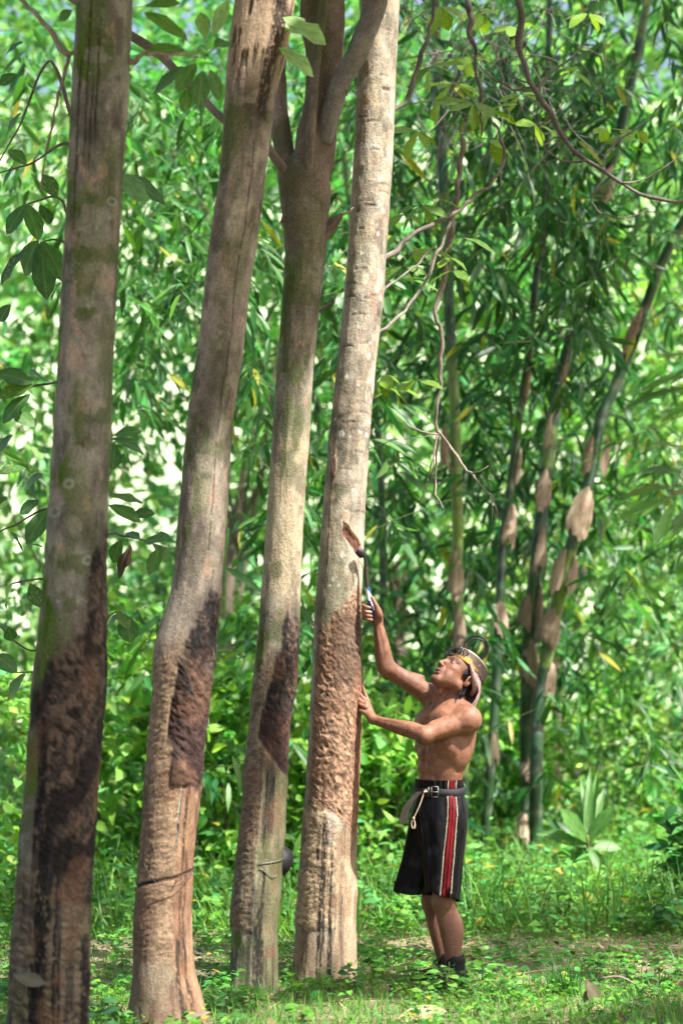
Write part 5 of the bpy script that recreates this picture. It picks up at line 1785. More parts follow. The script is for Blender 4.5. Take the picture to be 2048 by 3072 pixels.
    # legs
    for kn_, cf, an, hp in ((M(1331, 2700, -.085), M(1354, 2792, -.075), M(1366, 2912, -.08), M(1336, 2430, -.075)), (M(1300, 2702, .075), M(1319, 2795, .085), M(1340, 2905, .08), M(1300, 2430, .075))):
        g.chain([hp, hp * .5 + kn_ * .5, kn_ * .85 + hp * .15, kn_], [.060, .058, .055, .054], .03)
        g.ell(kn_ + Fd * .022, (.034, .026, .036), TAX, .025)
        g.chain([kn_, kn_ * .5 + cf * .5 + np.array([-.002, 0, 0]), cf, cf * .45 + an * .55, an * .9 + cf * .1, an], [.048, .048, .049, .037, .030, .029], .02)
        g.ell(cf - Fd * .018 + UP * .01, (.036, .034, .075), TAX, .03)
        g.cone(kn_ + Fd * .03, an + Fd * .012, .022, .018, .03)
        g.cone(an, an - UP * .07, .034, .034, .02)
    v, f = g.mesh()
    # skin colours: weathered brown, darker lips, nipples, knuckles
    skin = np.array([.21, .094, .055])
    n1 = fbm(v[:, 0] * 9, v[:, 1] * 9, v[:, 2] * 9, 5, 3)
    n2 = fbm(v[:, 0] * 55, v[:, 1] * 55, v[:, 2] * 55, 6, 3)
    col = skin[None] * np.clip(1 + 1.1 * (n1 - .5), .5, 1.5)[:, None] * np.clip(1 + .9 * (n2 - .5), .5, 1.5)[:, None]
    n3 = fbm(v[:, 0] * 26, v[:, 1] * 26, v[:, 2] * 26, 16, 3)
    col = mix(col, np.array([.27, .13, .088]), sst(n3, .55, .7) * .35)

    def spot(c, r, color, a, soft=.5):
        nonlocal col
        d = np.linalg.norm(v - c, axis=1)
        col = mix(col, color, a * (1 - sst(d, r * soft, r)))
    hd = (v - HO) @ HAX.T / HS
    face = (np.linalg.norm(v - HO, axis=1) < .16) & (hd[:, 1] > .02)
    col = mix(col, np.array([.165, .073, .044]), .5 * (np.linalg.norm(v - HO, axis=1) < .15))
    lip = face & (np.abs(hd[:, 2] + .077) < .0095) & (np.abs(hd[:, 0]) < .022) & (hd[:, 1] > .085)
    col[lip] = col[lip] * .35 + np.array([.20, .085, .075]) * .65
    ml = face & (np.abs(hd[:, 2] + .0775) < .0026) & (np.abs(hd[:, 0]) < .024) & (hd[:, 1] > .08)
    col[ml] = (.05, .022, .018)
    for s_ in (-1, 1):
        bw = face & (np.abs(hd[:, 0] * s_ - .035) < .021) & (np.abs(hd[:, 2] - .019 + .18 * np.abs(hd[:, 0] * s_ - .03)) < .0055) & (hd[:, 1] > .05)
        col[bw] = col[bw] * .3 + np.array([.02, .014, .012]) * .7
        spot(H(.033 * s_, .088, -.003), .02, np.array([.20, .09, .06]), .45)
        spot(H(.007 * s_, .104, -.0505), .005, np.array([.04, .018, .014]), .9)
        sb = face & (np.abs(hd[:, 2] + .062) < .008) & (np.abs(hd[:, 0]) < .028) & (hd[:, 1] > .075)
    col[sb] = col[sb] * .72
    cn = (np.linalg.norm(v - H(0, .08, -.108), axis=1) < .028)
    col[cn] *= .85
    for s_ in (-1, 1):
        spot(ch + Fd * .105 + Lf * .082 * s_ - UP * .012, .020, np.array([.085, .038, .03]), .85, .45)
    for p in (M(1331, 2690, -.085) + Fd * .05, M(1298, 2695, .075) + Fd * .05):
        spot(p, .06, np.array([.25, .12, .08]), .5, .2)
    leg = sst(-v[:, 2], -.5, -.3)
    col = mix(col, np.array([.145, .064, .044]) * (.8 + .4 * n1)[:, None], leg * .75)
    for p in (M(1112, 1835, 0), M(1093, 2105, .04)):
        spot(p, .07, np.array([.30, .14, .09]), .35, .3)
    spot(M(1104, 1832, -.005), .03, np.array([.52, .32, .24]), .7, .3)
    part('body', v, f, M_SKIN, man, np.clip(col, .01, .8))
    return shL, shR, ch


build_body()


def sphere(c, rad, ax=None, nu=20, nv=12):
    ax = np.eye(3) if ax is None else ax
    rad = np.broadcast_to(np.asarray(rad, float), (3,))
    a = np.linspace(0, 2 * np.pi, nu, endpoint=False)[None]
    b = np.linspace(1e-3, np.pi - 1e-3, nv)[:, None]
    q = np.stack([np.sin(b) * np.cos(a), np.sin(b) * np.sin(a), np.cos(b) + 0 * a], -1) * rad
    return (q.reshape(-1, 3) @ ax + np.asarray(c)), grid_faces(nv, nu)


# eyes
for s_ in (-1, 1):
    v, f = sphere(H(.033 * s_, .0755, -.003), .0135 * HS, HAX, 24, 18)
    g = norm(v - H(.033 * s_, .0755, -.003))
    q = g @ norm(hf + .25 * hu)
    up = g @ hu
    c = np.tile(np.array([.30, .25, .22]), (len(v), 1))
    c[q > .72] = (.03, .016, .012)
    lid = (up > .48) | (up < -.52)
    c[lid] = (.19, .085, .055)
    part('eye', v, f, M_EYE, man, c)

# hair: fringe above the brow, temples, nape
def build_hair():
    m = MB()
    r = np.random.default_rng(5)
    for i in range(420):
        z = r.random()
        if z < .55:      # fringe, tousled
            x = r.uniform(-.062, .05)
            p = H(x, .078 - abs(x) * .55 + r.normal(0, .004), .052 + r.normal(0, .008))
            d = norm(hf * r.uniform(.2, 1) + hu * r.uniform(-.5, .7) + hl * r.normal(0, .7))
            L = r.uniform(.018, .045)
        elif z < .66:     # temple and in front of the ear
            sd = 1 if r.random() < .8 else -1
            p = H(sd * .070, r.uniform(-.005, .022), r.uniform(-.002, .05))
            d = norm(-hu * .9 + hf * r.normal(0, .35) + hl * sd * .12)
            L = r.uniform(.015, .03)
        else:            # nape
            a = r.uniform(-1.5, 1.5)
            p = H(.068 * math.sin(a), -.062 * math.cos(a) - .012, r.uniform(-.075, .0))
            d = norm(-hu + hl * r.normal(0, .2) - hf * .2)
            L = r.uniform(.02, .04)
        e = p + d * L * .6 + r.normal(0, .004, 3)
        vv, ff = tube([p - d * .01, p + d * L * .3 + r.normal(0, .002, 3), e, p + d * L + r.normal(0, .008, 3)], [.0030, .0030, .0022, .0006], 5, 7, cap=False)
        m.add(vv, ff, np.array([.0035, .003, .003]) * r.uniform(.6, 2.0))
    v, f = sphere(H(0, -.026, .030), np.array([.0745, .076, .070]) * HS, HAX, 32, 20)
    m.add(v, f, (.008, .007, .007))
    v, f = sphere(H(0, -.052, -.045), np.array([.056, .038, .045]) * HS, HAX, 24, 14)
    m.add(v, f, (.008, .007, .007))
    v, f, c = m.get()
    part('hair', v, f, M_HAIR, man, c)


build_hair()

# cap: stiff brown band with yellow paint at the front, pale shallow crown
def build_cap():
    nu = 96
    prof = [(.042, .996, 0), (.038, 1.02, 0), (.046, 1.03, 0), (.070, 1.0, 0), (.094, .955, 0), (.0985, .945, 0), (.1005, .93, 1), (.106, .86, 1), (.115, .70, 1), (.123, .45, 1), (.127, .2, 1), (.128, .01, 1)]
    zz = []
    for i in range(len(prof) - 1):
        for t in np.linspace(0, 1, 5, endpoint=False):
            zz.append([prof[i][q] * (1 - t) + prof[i + 1][q] * t for q in range(3)])
    zz.append(prof[-1])
    zz = np.array(zz)
    a = np.linspace(0, 2 * np.pi, nu, endpoint=False)
    rx, ry = .086, .104
    X = zz[:, 1:2] * rx * np.cos(a)[None]
    Y = zz[:, 1:2] * ry * np.sin(a)[None] - .014
    dn = .012 * np.sin(a)[None] * (zz[:, 0:1] < .2)
    v = HO + HS * (hl * X[..., None] + hf * Y[..., None] + hu * (zz[:, 0:1] + dn * -.4 + 0 * X)[..., None])
    v = v + hu * .002 * (fbm(X * 40, Y * 40, 0, 4, 2) - .5)[..., None]
    n1 = fbm(X * 60, Y * 60, zz[:, 0:1] * 60, 3, 4)
    band = np.array([.085, .058, .042]) * (.55 + .9 * n1)[..., None]
    ang = (a[None] + 0 * X)          # pi/2 is straight ahead
    h = (zz[:, 0:1] + 0 * X)
    fr = np.abs(ang - np.pi / 2 + .95)
    paint = sst(-(fr / .62 + (h - .04) / .055 * 1.5 + .9 * (n1 - .5)), -1.0, -.86)
    low = sst(-(np.abs(h - .044) / .012), -1, -.5) * (fr < 1.5) * sst(n1, .35, .45)
    band = mix(band, np.array([.38, .20, .02]), np.clip(paint + low * .6, 0, 1) * .9)
    sp = sst(vnoise(X * 260, Y * 260, h * 260, 9), .84, .9)
    band = mix(band, np.array([.5, .46, .42]), sp * .6)
    crn = np.array([.42, .36, .33]) * (.6 + .8 * n1)[..., None]
    m = sst(zz[:, 2:3] + 0 * X, .3, .8)
    col = mix(band, crn, 0 * m) * (1 - m[..., None]) + crn * m[..., None]
    seam = sst(-np.abs(h - .097) / .003, -1, -.3)
    col = mix(col, np.array([.20, .11, .07]), seam * .7)
    part('cap', v.reshape(-1, 3), grid_faces(len(zz), nu), M_CAP, man, col.reshape(-1, 3))
    # small dark lamp bracket at the front edge
    m = MB()
    for (x, y, z, ex) in ((-.01, .088, .075, (.030, .010, .012)), (.012, .083, .085, (.012, .012, .016)), (-.035, .078, .080, (.014, .010, .010))):
        vv, ff = sphere(H(x, y, z), np.array(ex), HAX, 12, 8)
        m.add(vv, ff, (.014, .013, .013))
    vv, ff, cc = m.get()
    part('lamp_bracket', vv, ff, M_RUB, man, cc)
    # coil of black cable standing on the back of the cap
    t = np.linspace(-2.2, 4 * np.pi - 1.5, 150)
    rad = np.interp(t, [t[0], 4.2, 7, t[-1]], [.056, .056, .044, .0405])
    ctr = M(1428, 1943, -.02)
    P = np.stack([ctr[0] + rad * np.cos(t), ctr[1] + .012 * np.sin(t * .5) + .0012 * t, ctr[2] + rad * np.sin(t)], 1)
    vv, ff = tube(P, .0042, 10, 260)
    part('cable_coil', vv, ff, M_RUB, man, np.array([.012, .012, .013]))


build_cap()

# cloth under the cap, gathered behind the ear and hanging on the nape
def build_rag():
    nr, nc = 46, 120
    u = np.linspace(0, 1, nr)[:, None]
    a = np.linspace(0, 1, nc)[None]
    a = (-1.62 + .75 * sst(u, .05, .6)) * (1 - a) + (1.42 + 0 * u) * a          # 0 = back of the head, negative = his left side
    sl = np.exp(-((a + .35) / .85) ** 2)
    ln = .060 + .150 * sl
    fold = np.sin(a * 13 + 2.2 * np.sin(u * 4)) * .5 + np.sin(a * 27 + u * 5) * .25
    rx = .082 + .010 * u + .048 * sl * np.sin(np.pi * np.clip(u * 1.05, 0, 1)) + .006 * fold * (.3 + u)
    x = -np.sin(a) * rx
    y = -np.cos(a) * (rx + .018) - .010 + .03 * u * sl
    z = .046 - u * ln * .9 + .0 * a
    p = HO + HS * (hl * x[..., None] + hf * y[..., None] + hu * z[..., None])
    g = sst(u, .35, 1.0) * sl                        # gravity pulls the tail down
    p = p + np.array([.020, 0, -.060]) * g[..., None]
    p = p + norm(-hf) * (.006 * (fbm(x * 30, z * 30, y * 30, 4, 3) - .5))[..., None]
    v = p.reshape(-1, 3)
    n1 = fbm((a * 9 + 0 * u).ravel(), (u * 12 + 0 * a).ravel(), 0, 8, 4)
    c = np.array([.36, .235, .215])[None] * (.65 + .7 * n1)[:, None]
    c = mix(c, np.array([.13, .075, .07]), sst(fbm((a * 22 + 0 * u).ravel(), (u * 22 + 0 * a).ravel(), 3, 9, 3), .58, .66) * .6)
    f = grid_faces(nr, nc, False)
    part('head_cloth', v, f, M_RAG, man, c)
    # twisted roll along the cap's edge above the ear
    P = [H(.078, .036, .045), H(.090, .0, .020), H(.088, -.04, .0), H(.065, -.08, -.012), H(.03, -.105, -.02)]
    vv, ff = tube(P, [.004, .010, .014, .015, .012], 14, 60, .5)
    part('cloth_roll', vv, ff, M_RAG, man, np.array([.33, .21, .19]))


build_rag()

# ------------------------------------------------------------------ shorts, belt, shoes
def loft(cen, rad, rows, nu, disp=None):
    """rows: list of heights 0..1; cen(t)->xyz, rad(t)->(along F, along Lf)"""
    a = np.linspace(0, 2 * np.pi, nu, endpoint=False)
    out = []
    for t in rows:
        c = cen(t)
        rf, rl = rad(t)
        k = 1 + (disp(t, a) if disp else 0)
        out.append(c + (Fd[None] * (np.cos(a) * rf * k)[:, None] + Lf[None] * (np.sin(a) * rl * k)[:, None]))
    return np.array(out), a


BLK = np.array([.0028, .0028, .0035])
RED, CRM = np.array([.20, .006, .010]), np.array([.34, .27, .20])


def hemz(px, py, dy):
    return M(px, py, dy)


def build_shorts():
    nr, nu = 110, 320
    rows = np.linspace(0, 1, nr)
    for leg in (0, 1):
        top_c = M(1317, 2338)
        hip = (M(1322, 2440, -.02), M(1308, 2440, .03))[leg]
        mid = (M(1329, 2560, -.075), M(1266, 2560, .06))[leg]
        bot = (M(1326, 2690, -.11), M(1236, 2682, .06))[leg]
        C = np.array([top_c, M(1317, 2372), hip, mid, bot])
        tt = np.array([0, .1, .30, .62, 1.0])
        k = (1.0, .975)[leg]
        RF = np.array([.104, .107, .128, (.090, .092)[leg], (.072, .090)[leg]]) * np.array([k, k, .97 if leg else 1, 1, 1])
        RL = np.array([.130, .134, .150, (.094, .094)[leg], (.076, .086)[leg]]) * np.array([k, k, .93 if leg else 1, 1, 1])
        cen = lambda t: np.array([np.interp(t, tt, C[:, q]) for q in range(3)])
        sm = lambda t, R: float(np.interp(t, tt, R))

        def disp(t, a):
            g = sst(np.array(t), .05, .5)
            ruff = .018 * np.sin(a * 34 + 3 * np.sin(a * 5)) * (1 - sst(np.array(t), .02, .16))
            w = g * (.17 * (np.abs(np.sin(a * 2.5 + .4 + leg * 1.1 + .5 * t)) - .6) + .05 * np.sin(a * 7 + 2.0 * t + leg + 1.5 * np.sin(a * 2)))
            n = .16 * (fbm(np.cos(a) * 2.2, np.sin(a) * 2.2, t * 3.5 + 0 * a, 12 + leg, 3) - .5)
            bl = -.05 * np.exp(-((t - .105) / .03) ** 2) * (1 if leg == 0 else 1)
            return ruff + w + n + bl
        ker = np.hanning(31)
        ker /= ker.sum()
        cc = np.array([cen(t) for t in rows])
        ff_ = np.array([sm(t, RF) for t in rows])
        ll_ = np.array([sm(t, RL) for t in rows])
        sp = lambda z: np.convolve(np.r_[2 * z[0] - z[15:0:-1], z, 2 * z[-1] - z[-2:-17:-1]], ker, 'valid')
        cc = np.stack([sp(cc[:, q]) for q in range(3)], 1)
        ff_, ll_ = sp(ff_), sp(ll_)
        a = np.linspace(0, 2 * np.pi, nu, endpoint=False)
        vs_ = []
        for i, t in enumerate(rows):
            kk = 1 + disp(t, a)
            row = cc[i] + Fd[None] * (np.cos(a) * ff_[i] * kk)[:, None] + Lf[None] * (np.sin(a) * ll_[i] * kk)[:, None]
            row[:, 2] += t ** 4 * ((.022 * np.cos(a) + .006 * np.cos(a * 3)) if leg == 0 else (.012 * np.cos(a) + .005 * np.cos(a * 3 + 1)))
            vs_.append(row)
        v = np.array(vs_)
        # side stripes on his left leg
        T = np.repeat(rows[:, None], nu, 1)
        A = np.repeat(a[None], nr, 0)
        n1 = fbm(v[..., 0] * 14, v[..., 1] * 14, v[..., 2] * 14, 3, 4)
        n2 = fbm(v[..., 0] * 160, v[..., 1] * 160, v[..., 2] * 160, 6, 2)
        col = BLK * (.7 + .6 * n2)[..., None]
        dust = sst(n1, .50, .70) * .09 * (.4 + sst(np.cos(A), -.2, .9))
        col = mix(col, np.array([.12, .11, .12]), dust)
        if leg == 0:
            ac = np.pi / 2 - .17 - .27 * T
            rl = np.interp(T, tt, RL)
            s_ = (A - ac) * rl / .0265          # -1..1 across the stripes
            nz_ = (n2 - .5) * .07
            for lo_, hi_, cc_ in ((-1.08, -.86, CRM), (-.58, -.13, RED), (.11, .54, RED), (.86, 1.08, CRM)):
                m_ = ((s_ + nz_ > lo_) & (s_ + nz_ < hi_)).astype(float)
                wear = .9 * (1 - .35 * sst(n1, .5, .7))
                col = mix(col, cc_ * (.75 + .5 * n2)[..., None], m_ * wear)
        else:
            pass
        # hem turned under
        inn = v[-1] + (cc[-1] - v[-1]) * .06 + np.array([0, 0, .05])
        v = np.concatenate([v, inn[None]], 0)
        col = np.concatenate([col, col[-1:] * .6], 0)
        part('shorts', v.reshape(-1, 3), grid_faces(nr + 1, nu), M_CLOTH, man, col.reshape(-1, 3))


build_shorts()


def build_belt():
    nu = 160
    a = np.linspace(0, 2 * np.pi, nu, endpoint=False)
    c0, rf, rl = M(1317, 2372), .1085, .1355
    prof = [(-.0205, 0.0), (-.019, .0045), (.019, .0045), (.0205, 0.0)]
    sag = -.006 * np.cos(a) + .003 * np.sin(3 * a) - .004 * np.sin(a)
    rows = []
    for z, o in prof:
        r = np.stack([(rf + o) * np.cos(a), (rl + o) * np.sin(a)], 1)
        rows.append(c0 + Fd * r[:, :1] + Lf * r[:, 1:] + UP * (z + sag)[:, None])
    v = np.array(rows).reshape(-1, 3)
    n = fbm(v[:, 0] * 60, v[:, 1] * 60, v[:, 2] * 60, 2, 3)
    belt = part('belt', v, grid_faces(4, nu), M_WEB, man, np.array([.014, .014, .016])[None] * (.6 + .8 * n)[:, None])

    def on(aa, z, o=.006):
        return c0 + Fd * (rf + o) * math.cos(aa) + Lf * (rl + o) * math.sin(aa) + UP * z
    # buckle: rectangular frame with a prong, front left
    P = [on(.55, -.024), on(.55, .024), on(.80, .024), on(.80, -.024), on(.55, -.024)]
    m = MB()
    for i in range(4):
        vv, ff = tube([P[i], P[i + 1]], .0036, 8, 3)
        m.add(vv, ff, (.14, .13, .12))
    vv, ff = tube([on(.56, 0, .008), on(.80, 0, .009)], .0028, 6, 3)
    m.add(vv, ff, (.2, .18, .16))
    vv, ff = tube([on(.44, -.024), on(.43, .022)], .0045, 8, 3)
    m.add(vv, ff, (.10, .09, .085))
    vv, ff, cc = m.get()
    part('buckle', vv, ff, M_STEEL, belt, cc)
    # loose end of the belt hanging at his front
    top_, bt = on(.05, .0, .006), M(1212, 2472, -.02)
    w = np.array([.0, -.35, 0]) + np.array([.9, 0, .12])
    w = norm(w) * .0185
    rows = []
    for t in np.linspace(0, 1, 14):
        c = top_ * (1 - t) + bt * t + np.array([-.020 * math.sin(t * 2.8), 0, .012 * math.sin(t * 3)])
        tw = w * (1 - .08 * math.sin(t * 5))
        rows.append([c - tw, c, c + tw])
    v = np.array(rows).reshape(-1, 3)
    f = grid_faces(14, 3, False)
    nrm = norm(np.cross(w, UP)) * .002
    v2 = np.vstack([v + nrm, v - nrm])
    n = fbm(v2[:, 0] * 60, v2[:, 1] * 60, v2[:, 2] * 60, 2, 3)
    c = np.array([.24, .19, .17])[None] * (.6 + .8 * n)[:, None]
    part('belt_end', v2, np.vstack([f, f[:, ::-1] + len(v)]), M_WEB, belt, c)
    # knotted draw string
    m = MB()
    q = on(.30, .006, .012)
    kn = M(1240, 2455, -.10)
    for P, r_ in (([q, (q + kn) / 2 + (.004, -.004, 0), kn], .0030), ([q + (.006, 0, .004), q + (.008, -.006, -.006), q + (-.002, -.004, -.008)], .0040), ([kn, kn + (-.010, 0, -.022), kn + (-.004, 0, -.048), kn + (.006, 0, -.026), kn], .0022), ([kn, kn + (.008, 0, -.03), kn + (.004, 0, -.05)], .002)):
        vv, ff = tube(P, r_, 7, 16, .3)
        m.add(vv, ff, (.50, .40, .27))
    vv, ff = sphere(kn, (.006, .006, .008))
    m.add(vv, ff, (.45, .36, .25))
    vv, ff, cc = m.get()
    part('drawstring', vv, ff, M_RAG, man, cc)


build_belt()


def build_shoes():
    for an, dr in ((M(1366, 2912, -.08), norm(np.array([-.62, -.78, 0]))), (M(1340, 2905, .08), norm(np.array([-.75, -.66, 0])))):
        an = an.copy()
        sd = np.array([-dr[1], dr[0], 0])
        ax = np.array([sd, dr, UP])
        g = Field(an * (1, 1, 0) + np.array([-.24, -.24, -.01]), an * (1, 1, 0) + np.array([.24, .24, .2]), .005)
        b = an * (1, 1, 0)
        g.ell(b - dr * .03 + UP * .042, (.042, .055, .042), ax, .02)
        g.ell(b + dr * .08 + UP * .036, (.046, .10, .036), ax, .03)
        g.ell(b + dr * .15 + UP * .032, (.045, .05, .03), ax, .02)
        g.cone(b + UP * .05, b + UP * .118, .046, .047, .02)
        g.cone(b + UP * .118, b + UP * .20, .036, .036, .004, True)
        g.ell(b + dr * .05 + UP * -.02, (.1, .25, .022), ax, .004, True)
        v, f = g.mesh()
        n = fbm(v[:, 0] * 40, v[:, 1] * 40, v[:, 2] * 40, 2, 3)
        c = np.array([.018, .017, .018])[None] * (.6 + .9 * n)[:, None]
        c = mix(c, np.array([.16, .13, .10]), sst(n, .6, .75) * sst(-v[:, 2], -.06, -.01) * .6)
        part('shoe', v, f, M_CLOTH, man, c)


build_shoes()

# ------------------------------------------------------------------ tapping knife in the raised hand
def build_knife():
    base = M(1116, 1852, .012)
    k = thing('tapping_knife', base, 'rubber tapping knife with blue and white handle in the man\'s raised hand', 'knife')
    # handle, wrapped in blue and white tape
    P = [M(1116.5, 1856, .010), M(1111, 1822, .012), M(1106, 1788, .012), M(1101.5, 1762, .012)]
    v, f = tube(P, [.0115, .0125, .0125, .0115], 20, 60)
    z = v[:, 2]
    zz = (z - base[2])
    n = fbm(v[:, 0] * 90, v[:, 1] * 90, v[:, 2] * 90, 2, 3)
    c = np.tile(np.array([.014, .06, .20]), (len(v), 1)) * (.7 + .6 * n)[:, None]
    x0 = np.interp(z, [P[0][2], P[-1][2]], [P[0][0], P[-1][0]])
    s_ = zz + (v[:, 0] - x0) * 1.6
    c = mix(c, np.array([.62, .60, .60]) * (.7 + .6 * n)[:, None], ((s_ > .072) & (s_ < .128)).astype(float) * .95)
    part('handle', v, f, M_CAP, k, c)
    P = [M(1102, 1768, .012), M(1099.5, 1748, .012), M(1098, 1728, .012), M(1098.5, 1704, .012)]
    v, f = tube(P, [.0095, .0105, .0105, .0092], 16, 24)
    n = fbm(v[:, 0] * 70, v[:, 1] * 70, v[:, 2] * 70, 2, 3)
    part('socket', v, f, M_STEEL, k, np.array([.05, .036, .03])[None] * (.5 + n)[:, None])
    # neck bends over to the trunk
    P = [M(1098.5, 1708, .012), M(1098, 1692, .010), M(1094, 1676, .004), M(1088, 1665, -.006)]
    v, f = tube(P, [.0075, .0065, .0065, .008], 14, 30)
    part('neck', v, f, M_STEEL, k, np.array([.045, .036, .032]))
    # hooked gouge: a short folded blade lying on the bark
    a0, a1 = M(1091, 1668, -.006), M(1072, 1650, -.018)
    ax = norm(a1 - a0)
    sd = norm(np.cross(ax, (0, -1, 0)))
    rows = []
    for t in np.linspace(0, 1, 9):
        c = a0 * (1 - t) + a1 * t
        w = .017 + .004 * math.sin(t * 3.1)
        rows.append([c + sd * w * math.cos(b) + np.array([0, -1, 0]) * w * .8 * math.sin(b) for b in np.linspace(-.5, 3.3, 13)])
    v = np.array(rows).reshape(-1, 3)
    f = grid_faces(9, 13, False)
    ctr = np.repeat(np.array([a0 * (1 - t) + a1 * t for t in np.linspace(0, 1, 9)]), 13, 0)
    v2 = np.vstack([v, ctr + (v - ctr) * .82])
    part('blade', v2, np.vstack([f, f[:, ::-1] + len(v)]), M_STEEL, k, np.array([.05, .04, .035]))


build_knife()
sv = thing('bark_shaving', M(1084, 1684, -.01), 'curl of fresh bark peeling off below the knife blade', 'bark')
t = np.linspace(0, 1, 12)
P = np.array([M(1072 + 14 * a + 5 * math.sin(a * 3), 1676 + 30 * a, -.015) for a in t])
v, f = tube(P, np.interp(t, [0, .5, 1], [.002, .004, .002]), 6, 20)
part('curl', v, f, M_TWIG, sv, np.array([.50, .33, .18]))
# ================================================================== SMALL THINGS
# latex cup wired to the forked tree
def build_cup():
    c = V(650, 1981, 10.06)
    cup = thing('latex_cup', c - (0, 0, .05), 'black latex cup tied to the back of the forked tree by a wire', 'cup')
    ax = norm(np.array([-.92, .12, .38]))
    e1 = norm(np.cross(ax, (0, 1, 0)))
    e2 = np.cross(ax, e1)
    th = np.linspace(0, 2 * np.pi, 40, endpoint=False)
    prof = [(.0, -.042), (.03, -.040), (.052, -.030), (.068, -.010), (.076, .014), (.080, .022), (.076, .023), (.070, .008), (.05, -.022), (.0, -.034)]
    v = np.array([[c + ax * z + (e1 * math.cos(t) + e2 * math.sin(t)) * max(r, .0005) for t in th] for r, z in prof]).reshape(-1, 3)
    n = fbm(v[:, 0] * 50, v[:, 1] * 50, v[:, 2] * 50, 3, 3)
    part('bowl', v, grid_faces(len(prof), 40), M_RUB, cup, np.array([.014, .014, .016])[None] * (.6 + .8 * n)[:, None])
    m = MB()
    for row, dz in ((1976, 0), (1990, .0)):
        zc = V(600, row, 10)[2]
        xl, xr = np.interp(row, [1900, 2000], [552, 541]), np.interp(row, [1900, 2050], [656, 646])
        cx, r = V((xl + xr) / 2, row, 10)[0], (xr - xl) / 2 * VS / FPX * 10
        t = np.linspace(-.05, 1.35, 14) if row == 1976 else np.linspace(.0, .8, 10)
        P = np.stack([cx + (r + .006) * np.sin(t), 10 - (r + .006) * np.cos(t), zc + (.016 * (t - .5) if row == 1976 else -.02 + .02 * np.cos(t * 5))], 1)
        vv, ff = tube(P, .0016, 6, 30)
        m.add(vv, ff, (.20, .19, .18))
    vv, ff, cc = m.get()
    part('wire', vv, ff, M_STEEL, cup, cc)


build_cup()
# wire round the second tree
wr = thing('wire_loop', V(380, 2020, D2 - .17), 'thin wire loop slung round the second trunk above its ring crack', 'wire')
m = MB()
for pts in ([(455, 1930), (452, 1985), (425, 2020), (395, 2028), (360, 2015), (335, 1975)], [(452, 1990), (420, 2000), (400, 2040)]):
    cx = 383
    P = []
    for a, b in pts:
        u = np.clip((a - cx) / 72, -.97, .97)
        rr = 72 * VS / FPX * D2
        P.append(V(a, b, D2) - np.array([0, rr * math.sqrt(1 - u * u) + .012, 0]))
    vv, ff = tube(P, .0014, 6, 40)
    m.add(vv, ff, (.05, .045, .04))
vv, ff, cc = m.get()
part('loop', vv, ff, M_STEEL, wr, cc)

# ------------------------------------------------------------------ the large leaved plant on the right
pd = 14.2
pb = S(1790, 2690, pd) * (1, 1, 0)
pl = thing('broad_leaved_plant', pb, 'single upright plant with a rosette of long light green leaves on the right', 'plant')
hub = S(1760, 2528, pd)
v, f = tube([pb - (0, 0, .03), S(1784, 2640, pd), S(1770, 2570, pd), hub + (0, 0, .05)], [.014, .013, .011, .008], 10, 24, .2)
part('stem', v, f, M_TWIG, pl, np.array([.20, .22, .08]))
for i, (tx, ty, w, dd) in enumerate(((1682, 2420, 58, -.1), (1606, 2478, 44, -.05), (1770, 2262, 30, .1), (1792, 2275, 26, .15), (1842, 2412, 46, -.05), (1876, 2532, 40, .0), (1668, 2500, 40, .2), (1720, 2395, 40, .25), (1815, 2350, 34, .2), (1690, 2590, 34, .1), (1850, 2600, 34, .1), (1640, 2560, 30, .2), (1745, 2320, 34, .3), (1800, 2600, 30, -.15))):
    a = hub + np.array([0, 0, -.03 * (i % 4)])
    leaf_obj(pl, a, S(tx, ty, pd + dd), w / FPX * pd, ((.07, .21, .03), (.055, .18, .03), (.10, .24, .06))[i % 3], 'lance' if i in (2, 3, 8, 12) else 'oval', (.2 * math.cos(i), -.75, .55), i % 4, .06, M_BIG)

# ------------------------------------------------------------------ single weeds near the feet of trees and man
def weed(px, d, label, h, n, L, color, seed, kind='oval', wr_=.5):
    r = np.random.default_rng(seed)
    b = S(px, 2900, d)
    b[2] = ground_z(b[0], b[1])
    t = thing('weed', b, label, 'weed', 'weeds in the grass')
    m = MB()
    for s_ in range(2 if n > 8 else 1):
        lean = np.array([r.normal(0, .12), r.normal(0, .12), 1]) * h * (1 - .25 * s_)
        vv, ff = tube([b - (0, 0, .01), b + lean * .5 + r.normal(0, .006, 3), b + lean], [.003, .0024, .0014], 5, 10)
        m.add(vv, ff, (.10, .14, .04))
        for i in range(n // (2 if n > 8 else 1)):
            q = .3 + .7 * (i + .5) / n * (2 if n > 8 else 1)
            a = i * 2.4 + r.uniform(0, 1)
            p = b + lean * min(q, 1)
            d_ = norm(np.array([math.cos(a), math.sin(a) * .8, r.uniform(-.1, .35)]))
            LL = L * r.uniform(.7, 1.2)
            leaf_obj(t, p + d_ * .012, p + d_ * (.012 + LL), LL * wr_, tuple(np.round(np.array(color) * (.8, 1.0, 1.25)[i % 3], 3)), kind, (r.normal(0, .25), -.45, .85), int(r.integers(0, 4)), .04, M_HERB)
    vv, ff, cc = m.get()
    part('stem', vv, ff, M_TWIG, t, cc)


